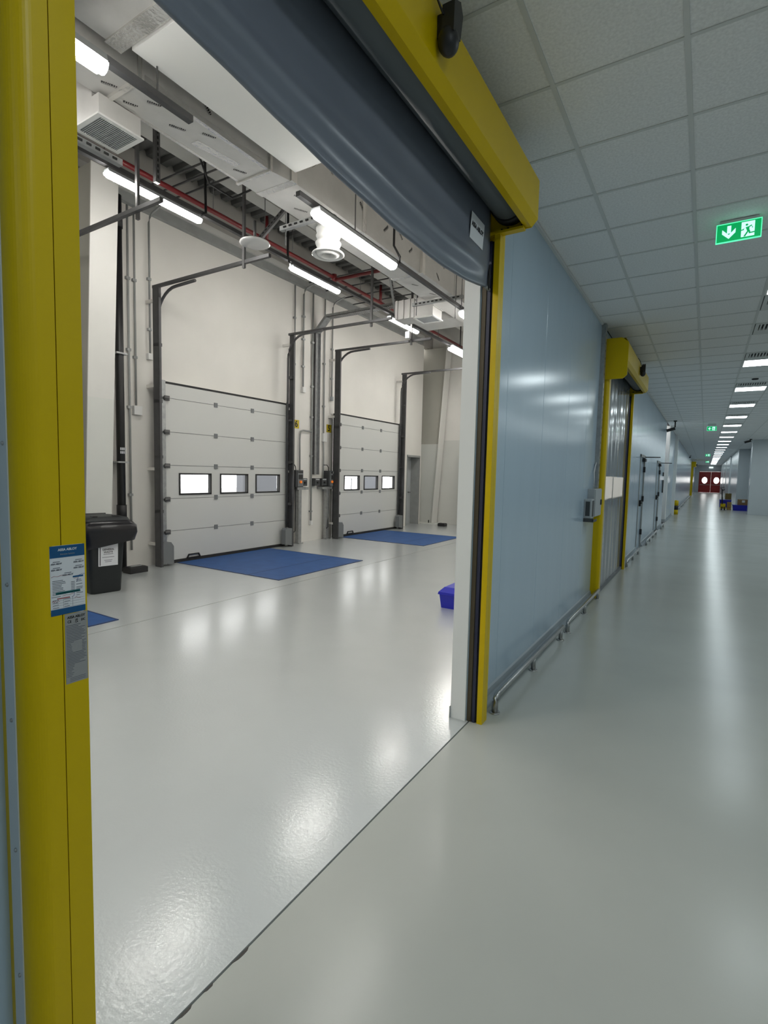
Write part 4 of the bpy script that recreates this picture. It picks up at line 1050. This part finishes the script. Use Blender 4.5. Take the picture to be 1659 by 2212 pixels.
# draped bag: skirt hung unevenly over the rim
random.seed(11)
L = []
def skirt(z, grow, jag):
    base = loop(0.297+grow, 0.247+grow, z, 0.06)
    out = []
    for i, p in enumerate(base):
        ang = math.atan2(p[1], p[0])
        k = 1 + 0.035*jag*math.sin(ang*7+z*20) + 0.02*jag*math.sin(ang*13+1)
        # the +x (front) flank bulges near its +y end
        bul = 1 + 0.26*jag*max(0, math.cos(ang-0.75))**3
        zz = p[2]
        if jag > 0: zz -= 0.15*jag*(0.5-0.5*math.sin(ang+0.6)) * (1 if p[0] > -0.1 else 0.3)
        out.append((p[0]*k*bul, p[1]*k*bul, zz))
    return out
loft([skirt(0.955, 0.0, 0), skirt(0.948, 0.03, 0.3), skirt(0.89, 0.045, 0.9), skirt(0.80, 0.03, 1.0), skirt(0.72, 0.005, 1.2), skirt(0.69, 0.0, 1.3)], 'bin_bag', M_bag, bt, False, False)
# printed sheet on the front
sh = MB(); xf_ = lambda z: 0.24+0.05*z/0.93+0.004
c4 = [btr((xf_(0.36), -0.11, 0.36)), btr((xf_(0.36), 0.13, 0.36)), btr((xf_(0.66), 0.13, 0.66)), btr((xf_(0.66), -0.11, 0.66))]
sheet = sh.hull([p for p in c4], [p + (BR @ Vector((0.002, 0, 0))) for p in c4]).build('notice_sheet', M_paper, bt)
Ry = (BR.to_3x3() @ Vector((0, 1, 0)))
Uz = (BR.to_3x3() @ Vector((0.05/0.93, 0, 1)))
def bt_text(s, size, z, y=0.01, m=M_inkblack, bold=0.0006):
    text('notice_print', s, size, btr((xf_(z)+0.0035, y, z)), Ry, Uz, m, sheet, bold=bold)
bt_text('GENERAL', 0.034, 0.575); bt_text('WASTE', 0.034, 0.54)
for z, w in ((0.515, 0.06), (0.475, 0.075), (0.435, 0.05), (0.415, 0.04)):
    b = MB(); q = [btr((xf_(z)+0.0025, 0.01-w, z-0.003)), btr((xf_(z)+0.0025, 0.01+w, z-0.003)), btr((xf_(z)+0.0025, 0.01+w, z+0.003)), btr((xf_(z)+0.0025, 0.01-w, z+0.003))]
    b.poly(q).build('notice_line', M_ink, sheet)
b = MB(); q = [btr((xf_(z)+0.003, y, z)) for y, z in ((-0.095, 0.37), (-0.085, 0.37), (-0.085, 0.655), (-0.095, 0.655))]
b.poly(q).build('notice_edge', M_inkblack, sheet)

# blue tote just inside the hall
t = thing('tote_box', 'bright blue lidded tote on the hall floor behind the right jamb', 'box', (-1.2, 5.95, 0))
MB().hull([(-1.42, 5.74, 0), (-1.0, 5.74, 0), (-1.0, 6.30, 0), (-1.42, 6.30, 0)], [(-1.44, 5.72, 0.17), (-0.98, 5.72, 0.17), (-0.98, 6.32, 0.17), (-1.44, 6.32, 0.17)]).build('body', M_tote, t)
MB().hull([(-1.455, 5.705, 0.17), (-0.965, 5.705, 0.17), (-0.965, 6.335, 0.17), (-1.455, 6.335, 0.17)], [(-1.45, 5.71, 0.20), (-0.97, 5.71, 0.20), (-0.97, 6.33, 0.20), (-1.45, 6.33, 0.20)]).build('rim', M_tote, t)
MB().hull([(-1.45, 5.71, 0.20), (-0.97, 5.71, 0.20), (-0.97, 6.33, 0.20), (-1.45, 6.33, 0.20)], [(-1.40, 5.78, 0.255), (-1.02, 5.78, 0.255), (-1.02, 6.26, 0.255), (-1.40, 6.26, 0.255)]).build('lid', M_tote, t)

# ============================================================ HALL LIGHTS
def batten(x, y0, zc, label, group):
    t = thing('batten_light', label, 'light', (x, y0+0.635, zc), group)
    prof = []
    for i in range(9):
        a = PI + PI*i/8
        prof.append((x+0.052*math.cos(a), zc+0.012+0.055*math.sin(a)))
    ends = MB()
    MB().prism(prof, 'y', y0+0.03, y0+1.24).build('diffuser', M_batten, t)
    MB().prism([(x-0.054, zc+0.012), (x+0.054, zc+0.012), (x+0.045, zc+0.05), (x-0.045, zc+0.05)], 'y', y0+0.01, y0+1.26).build('housing', M_lgrey, t)
    for a, b_ in ((y0, y0+0.03), (y0+1.24, y0+1.27)):
        MB().prism([(x+0.045*math.cos(q), zc+0.012+0.045*math.sin(q)) for q in (PI+PI*i/6 for i in range(7))], 'y', a, b_).build('end_cap', M_batten, t)
    for yq in (y0+0.25, y0+1.0): MB().box(x-0.02, x+0.02, yq-0.02, yq+0.02, zc+0.05, zc+0.085).build('clamp', M_dsteel, t)
    return t
G1 = 'batten lights of the row near the opening'; G2 = 'batten lights of the row by the dock doors'
b0 = batten(-1.6, 3.44, 3.775, 'big bright batten light in front of the foil duct', G1)
for k, lab in ((-3, 'batten light out of view behind the left wall, first row'), (-2, 'batten light out of view near the hall end, first row'), (-1, 'batten light cut off by the yellow post at upper left'), (1, 'batten light seen end-on beside the white jamb'), (2, 'unseen batten light of the near row, third past the jamb'), (3, 'unseen batten light of the near row, last past the jamb')):
    if k > -3: dup(b0, (0, 3.03*k, 0), lab)  # battens out of view are added to brighten the hall
b1 = batten(-4.6, 6.46, 4.905, 'batten light above the track of dock door six', G2)
for k, lab in ((-1, 'batten light crossed by the grey door rail at upper left'), (1, 'batten light above the track of dock door five'), (2, 'far batten light next to the white jamb'), (-2, 'unseen batten light of the dock row beside the yellow post'), (-3, 'unseen batten light of the dock row out at the hall end')):
    dup(b1, (0, 3.03*k, 0), lab)  # dock row battens beyond the left edge only add brightness
dup(b1, (0.135, 5.95, 0.02), 'extra batten light overlapping the far one near the white jamb')
# black feed cables
def cable(path, label, r=0.012, m=None):
    o = MB().tube(path, r, 6).build('feed_cable', m or M_black)
    return tag(o, label, 'cable')
cable([(-1.60, 4.72, 3.80), (-1.58, 4.80, 3.83), (-1.58, 4.80, 3.90), (-1.62, 4.74, 4.0), (-1.62, 4.74, 4.9)], 'black cable looping up from the end of the big batten light')
cable([(-4.6, 4.70, 4.95), (-4.55, 4.75, 5.02), (-4.55, 4.74, 5.6), (-4.55, 4.74, 6.62)], 'straight black cable dropping to the upper left batten light', 0.018)
cable([(-4.6, 6.45, 4.94), (-4.55, 6.36, 4.96), (-4.55, 6.33, 5.05), (-4.55, 6.33, 6.62)], 'black cable dropping beside the dock door six batten light', 0.018)
cable([(-4.3, 4.3, 6.62), (-4.3, 4.40, 5.6), (-4.3, 4.6, 5.25), (-4.15, 4.85, 5.15), (-3.6, 5.0, 5.3), (-3.35, 5.05, 5.98)], 'black cable drooping in a curve under the roof deck', 0.014)
cable([(-4.3, 10.5, 6.62), (-4.35, 10.3, 5.9), (-4.4, 10.35, 5.6), (-4.4, 10.4, 5.4)], 'black cable hanging near the far red sprinkler pipe', 0.014)
cable([(-4.42, 12.8, 5.0), (-4.42, 12.8, 5.3), (-4.40, 12.75, 6.62)], 'black cable above the far batten lights', 0.014)

# strut channels
def channel(label, a, b, w=0.045, h=0.04, m=None, slots=False, rods=()):
    t = thing('strut_channel', label, 'channel', a)
    MB().bar(a, b, w, h).build('channel', m or M_gsteel, t)
    if slots:
        A, B = Vector(a), Vector(b); n = int((B-A).length/0.06); s = MB()
        horiz = abs(A.z-B.z) < 0.5
        for i in range(1, n):
            p = A.lerp(B, i/n); d_ = (B-A).normalized()*0.016
            off = Vector((0, -0.0235, 0)) if abs(d_.x) > abs(d_.y) else Vector((0.0235, 0, 0))
            s.bar(p-d_+off, p+d_+off, 0.014, 0.014)
        stuff(s.build('slot', M_rubber, t))
    for (x, y, z0, z1) in rods: MB().tube([(x, y, z0), (x, y, z1)], 0.006, 6).build('threaded_rod', M_dsteel, t)
    return t
channel('long steel channel carrying the dock row of battens', (-4.62, -4.0, 5.02), (-4.62, 15.4, 5.02), 0.06, 0.05, M_track, False,
        [(-4.62, y, 5.02, 6.6) for y in (3.0, 5.9, 8.9, 11.9)])
channel('steel channel ending above the big batten light', (-1.66, 3.30, 3.88), (-1.66, 15.2, 3.88), 0.045, 0.04, M_track, False, [(-1.66, 4.1, 3.88, 5.6), (-1.66, 6.4, 3.7, 5.6)])
channel('dark steel channel cut short under the white duct board', (-1.675, -4.0, 3.88), (-1.675, 2.29, 3.88), 0.045, 0.04, M_track, False, [(-1.675, 2.05, 3.88, 4.05)])
channel('short slotted bracket channel left of the big batten light', (-2.34, 3.83, 3.96), (-1.86, 3.83, 3.96), 0.042, 0.042, M_steel, True, [(-2.28, 3.83, 3.8, 6.6)])
channel('slotted bracket channel under the duct near the jamb', (-2.36, 6.50, 4.0), (-1.60, 6.50, 4.0), 0.042, 0.042, M_steel, True, [(-2.30, 6.5, 3.85, 4.3), (-1.62, 6.5, 3.86, 6.6)])
channel('white slotted channel under the left supply grille', (-2.50, 1.4, 3.86), (-2.50, 2.32, 3.86), 0.045, 0.045, M_steel, True)
channel('slotted hanger hanging behind the left supply grille', (-4.36, 3.9, 4.95), (-4.36, 3.9, 6.62), 0.06, 0.05, M_dsteel, True)
channel('slanted slotted brace beside the white disc', (-4.36, 5.46, 4.85), (-3.40, 5.90, 5.98), 0.05, 0.05, M_dsteel, True)
channel('slanted slotted brace above the dock door five rail', (-4.27, 8.55, 6.63), (-4.36, 9.40, 4.85), 0.05, 0.05, M_steel, True)
for (y, z, lab) in ((5.0, 5.9, 'first'), (5.2, 5.9, 'second'), (5.43, 5.9, 'third'), (9.2, 5.86, 'fourth'), (9.8, 5.86, 'fifth'), (10.4, 5.86, 'sixth'), (10.9, 5.86, 'seventh')):
    o = MB().tube([(DX+0.1, y, z), (-3.3, y+0.05, z)], 0.014, 6).build('ceiling_conduit', M_track)
    tag(o, lab + ' thin conduit crossing below the roof deck, counted from the left', 'conduit')

# red sprinkler pipe
t = thing('sprinkler_pipe', 'dark red sprinkler pipe running under the roof deck', 'pipe', (-5.42, 3, 5.6))
MB().tube([(-5.42, -4.0, 5.6), (-5.42, 15.5, 5.6)], 0.036, 10).build('main_pipe', M_red, t)
MB().tube([(-5.42, 8.66, 5.55), (-3.0, 8.70, 5.55)], 0.034, 10).build('branch_pipe', M_red, t)
MB().tube([(-5.42, 8.66, 5.52), (-5.42, 8.66, 5.66)], 0.055, 10).build('tee_fitting', M_red, t)
for y in (6.74, 10.43): MB().tube([(-5.42, y, 5.6), (-5.42, y, 6.0)], 0.033, 10).build('riser', M_red, t)
for y in (3.9, 5.6, 7.4, 9.6): MB().tube([(-5.42, y, 5.6), (-5.42, y, 6.6)], 0.007, 6).build('hanger_rod', M_dsteel, t)

# insulated duct
t = thing('air_duct', 'long foil wrapped air duct running along the hall ceiling', 'duct', (-2, 4, 4.05))
def dsec(x0, x1, ya, yb, z0, z1, m=M_foil, name='duct_section'):
    MB().box(x0, x1, ya, yb, z0, z1, 0.006).build(name, m, t)
dsec(-2.235, -1.86, -4.0, 2.055, 4.055, 4.56)
dsec(-2.205, -1.845, 2.065, 3.165, 4.05, 4.55)
MB().hull([(-2.20, 3.185, 4.05), (-1.85, 3.185, 4.05), (-1.85, 3.185, 4.56), (-2.20, 3.185, 4.56)], [(-2.19, 3.37, 4.045), (-1.80, 3.37, 4.045), (-1.80, 3.37, 4.6), (-2.19, 3.37, 4.6)]).build('reducer', M_foil, t)
dsec(-2.185, -1.79, 3.37, 4.42, 4.045, 4.62)
dsec(-2.182, -1.785, 4.425, 5.655, 4.045, 4.62)
dsec(-2.18, -1.755, 5.66, 6.55, 4.045, 4.62)
dsec(-2.16, -1.75, 6.555, 9.0, 4.045, 4.62); dsec(-2.16, -1.75, 9.0, 15.5, 4.045, 4.62)
for (x0, x1, ya, yb) in ((-2.225, -1.83, 3.163, 3.188), (-2.255, -1.85, 2.04, 2.07)):
    MB().box(x0, x1, ya, yb, 4.035, 4.58).build('flange', M_foiltape, t)
for ya in (5.62, 3.36, 4.40):
    MB().box(-2.192, -1.75 if ya > 5 else -1.782, ya, ya+0.07, 4.041, 4.624, 0.002).build('tape_band', M_foiltape, t)
for (x0, x1) in ((-1.875, -1.843), (-2.207, -2.18)):
    MB().box(x0, x1, 2.08, 3.15, 4.047, 4.049).build('edge_tape', M_foiltape, t)
MB().box(-1.847, -1.8435, 2.08, 3.15, 4.05, 4.085).build('edge_tape', M_foiltape, t)
MB().hull([(-2.12, 2.63, 4.0475), (-2.04, 2.63, 4.0475), (-1.99, 3.0, 4.0475), (-2.05, 3.0, 4.0475)], [(-2.12, 2.63, 4.049), (-2.04, 2.63, 4.049), (-1.99, 3.0, 4.049), (-2.05, 3.0, 4.049)]).build('foil_patch', M_foiltape, t)
MB().box(-2.60, -2.16, 7.09, 7.35, 4.13, 4.5).build('branch_duct', M_foil, t)
MB().box(-2.95, -2.16, 7.6, 8.1, 4.10, 4.5).build('branch_duct', M_foil, t)
# printed stamps of the foil (illegible at this distance): short broken bars
random.seed(5)
def stamp(o, d_, n_, ln_=0.10, h=0.018):
    b = MB(); d_ = Vector(d_).normalized(); n_ = Vector(n_); up = n_.cross(d_); p = Vector(o)
    k = 0.0
    while k < ln_:
        w = random.uniform(0.006, 0.011)
        a = p + d_*k; hh = h*random.uniform(0.75, 1.0)
        q = [a, a+d_*w, a+d_*w+up*hh, a+up*hh]
        b.poly([v+n_*0.0012 for v in q]); k += w+random.uniform(0.003, 0.005)
    a = p - up*0.008; q = [a, a+d_*ln_*0.95, a+d_*ln_*0.95+up*0.003, a+up*0.003]; b.poly([v+n_*0.0012 for v in q])
    stuff(b.build('foil_stamp', M_inkblack, t))
DN = (0, 0, -1); SD = (1, 0, 0)
for (x, y) in ((-2.08, 2.42), (-1.95, 2.6), (-2.1, 3.02), (-1.98, 3.28), (-1.93, 3.55), (-2.08, 3.72), (-2.0, 4.05), (-1.9, 5.3), (-1.93, 5.45), (-2.05, 5.9), (-1.9, 6.1), (-2.0, 6.3), (-2.14, 2.12), (-2.0, 2.2), (-2.1, 1.95)):
    stamp((x, y, 4.0445 if y > 3.3 else (4.0495 if y > 2.06 else 4.0545)), (0.5, 1, 0), DN, random.uniform(0.08, 0.13), 0.018)
for (y, z, s) in ((2.5, 4.2, -1), (3.62, 4.28, 1), (3.9, 4.35, 1), (4.35, 4.3, -1), (4.6, 4.38, 1), (4.8, 4.2, 1), (5.1, 4.33, -1), (5.35, 4.18, 1), (5.8, 4.3, 1), (6.0, 4.16, -1), (6.2, 4.28, 1)):
    stamp((-1.7885 if y > 3.4 and y < 4.42 else (-1.7835 if 4.4 < y < 5.65 else (-1.7535 if y > 5.6 else -1.8435)), y, z), (0, 1, 0.9*s), SD, random.uniform(0.08, 0.12), 0.024)
# second duct: smooth white board casing nearer the opening
t2 = thing('board_duct', 'smooth white boxed duct close above the raised curtain', 'duct', (-1.3, 2.5, 4.05))
MB().box(-1.70, -0.75, 1.905, 3.31, 4.055, 4.45, 0.004).build('board_section', M_board, t2)
MB().box(-1.79, -0.70, -4.0, 1.895, 4.08, 4.5, 0.006).build('foil_section', M_foil, t2)
MB().box(-1.80, -0.69, 1.80, 1.90, 4.07, 4.51).build('tape_band', M_foiltape, t2)
MB().box(-1.84, -1.79, -4.0, 1.93, 4.12, 4.17).build('edge_angle', M_gsteel, t2)
# supply grilles
def grille(x0, x1, y0, y1, z, h, label, n):
    g_ = thing('supply_grille', label, 'grille', ((x0+x1)/2, (y0+y1)/2, z))
    MB().box(x0+0.015, x1-0.015, y0+0.015, y1-0.015, z+0.012, z+0.14).build('plenum_box', M_foil, g_)
    MB().box(x0+0.015, (-2.262 if n > 20 else -2.1615), y0+0.015, y1-0.015, z+0.14, z+h).build('plenum_neck', M_foil, g_)
    b = MB(); w = 0.03
    b.box(x0, x0+w, y0, y1, z, z+0.012); b.box(x1-w, x1, y0, y1, z, z+0.012); b.box(x0+w, x1-w, y0, y0+w, z, z+0.012); b.box(x0+w, x1-w, y1-w, y1, z, z+0.012)
    b.build('frame', M_white, g_)
    sl = MB().box(x0+w, x1-w, y0+w, y0+w+0.005, z+0.001, z+0.011).build('slat', M_lgrey, g_)
    for k in range(1, n): again(sl, (0, (y1-y0-2*w)/n*k, 0))
    MB().quad((x0+w, y0+w, z+0.0118), (x1-w, y0+w, z+0.0118), (x1-w, y1-w, z+0.0118), (x0+w, y1-w, z+0.0118)).build('backing', M_dgrey, g_)
    return g_
grille(-2.48, -2.165, 1.965, 2.285, 3.9, 0.42, 'square slatted supply grille at upper left beside the yellow post', 22)
grille(-2.49, -2.165, 6.75, 7.075, 3.9, 0.25, 'square supply grille hanging at right near the white jamb', 18)
# round diffuser on a crumpled boot
t = thing('round_diffuser', 'white round jet diffuser on a crumpled boot under the duct', 'diffuser', (-2.0, 4.13, 3.76))
MB().lathe((-2.0, 4.13, 3.76), [(0.155, 0.0), (0.16, 0.006), (0.155, 0.014), (0.10, 0.03)], 32).build('outer_ring', M_gloss_white, t)
MB().lathe((-2.0, 4.13, 3.76), [(0.155, 0.0), (0.145, -0.004), (0.125, 0.012), (0.118, 0.022)], 32).build('rim', M_gloss_white, t)
MB().lathe((-2.0, 4.13, 3.76), [(0.118, 0.022), (0.11, -0.002), (0.07, -0.012), (0.058, -0.006), (0.055, 0.03)], 32).build('nozzle', M_gloss_white, t)
MB().lathe((-2.0, 4.13, 3.76), [(0.056, 0.03), (0.0, 0.032)], 24).build('throat', M_lgrey, t)
prof = []
for i in range(13):
    prof.append((0.115+0.010*math.sin(i*2.1)+0.004*math.sin(i*5), 0.02+0.27*i/12))
MB().lathe((-2.0, 4.13, 3.76), prof, 24).build('flexible_boot', M_board, t)
# white round disc by the rail hanger
t = thing('round_dish', 'shiny white round disc fitting above the dock door six rail', 'dish', (-4.14, 5.23, 4.7))
MB().lathe((-4.14, 5.23, 4.69), [(0.0, 0.0), (0.10, 0.004), (0.18, 0.018), (0.205, 0.03), (0.20, 0.045), (0.05, 0.07)], 28).build('disc', M_gloss_white, t)
MB().tube([(-4.14, 5.23, 4.74), (-4.14, 5.23, 5.02)], 0.02, 8).build('stem', M_dsteel, t)
MB().tube([(-4.40, 5.25, 4.80), (-4.14, 5.23, 4.80)], 0.015, 6).build('arm', M_black, t)
# white carrier box over the door five rail and foil silencer
t = tag(MB().box(-4.47, -4.37, 9.98, 10.06, 4.58, 4.72, 0.004).build('rail_box', M_white), 'small white box on top of the dock door five rail', 'box')
t = thing('silencer_box', 'ribbed light metal box hanging left of the small supply grille', 'box', (-2.7, 7.3, 4.0))
MB().box(-2.95, -2.62, 7.0, 7.3, 4.0, 4.28).build('body', M_foil, t)
for k in range(3): MB().box(-2.93+0.11*k, -2.90+0.11*k, 6.985, 7.0, 4.0, 4.28).build('rib', M_foil, t)
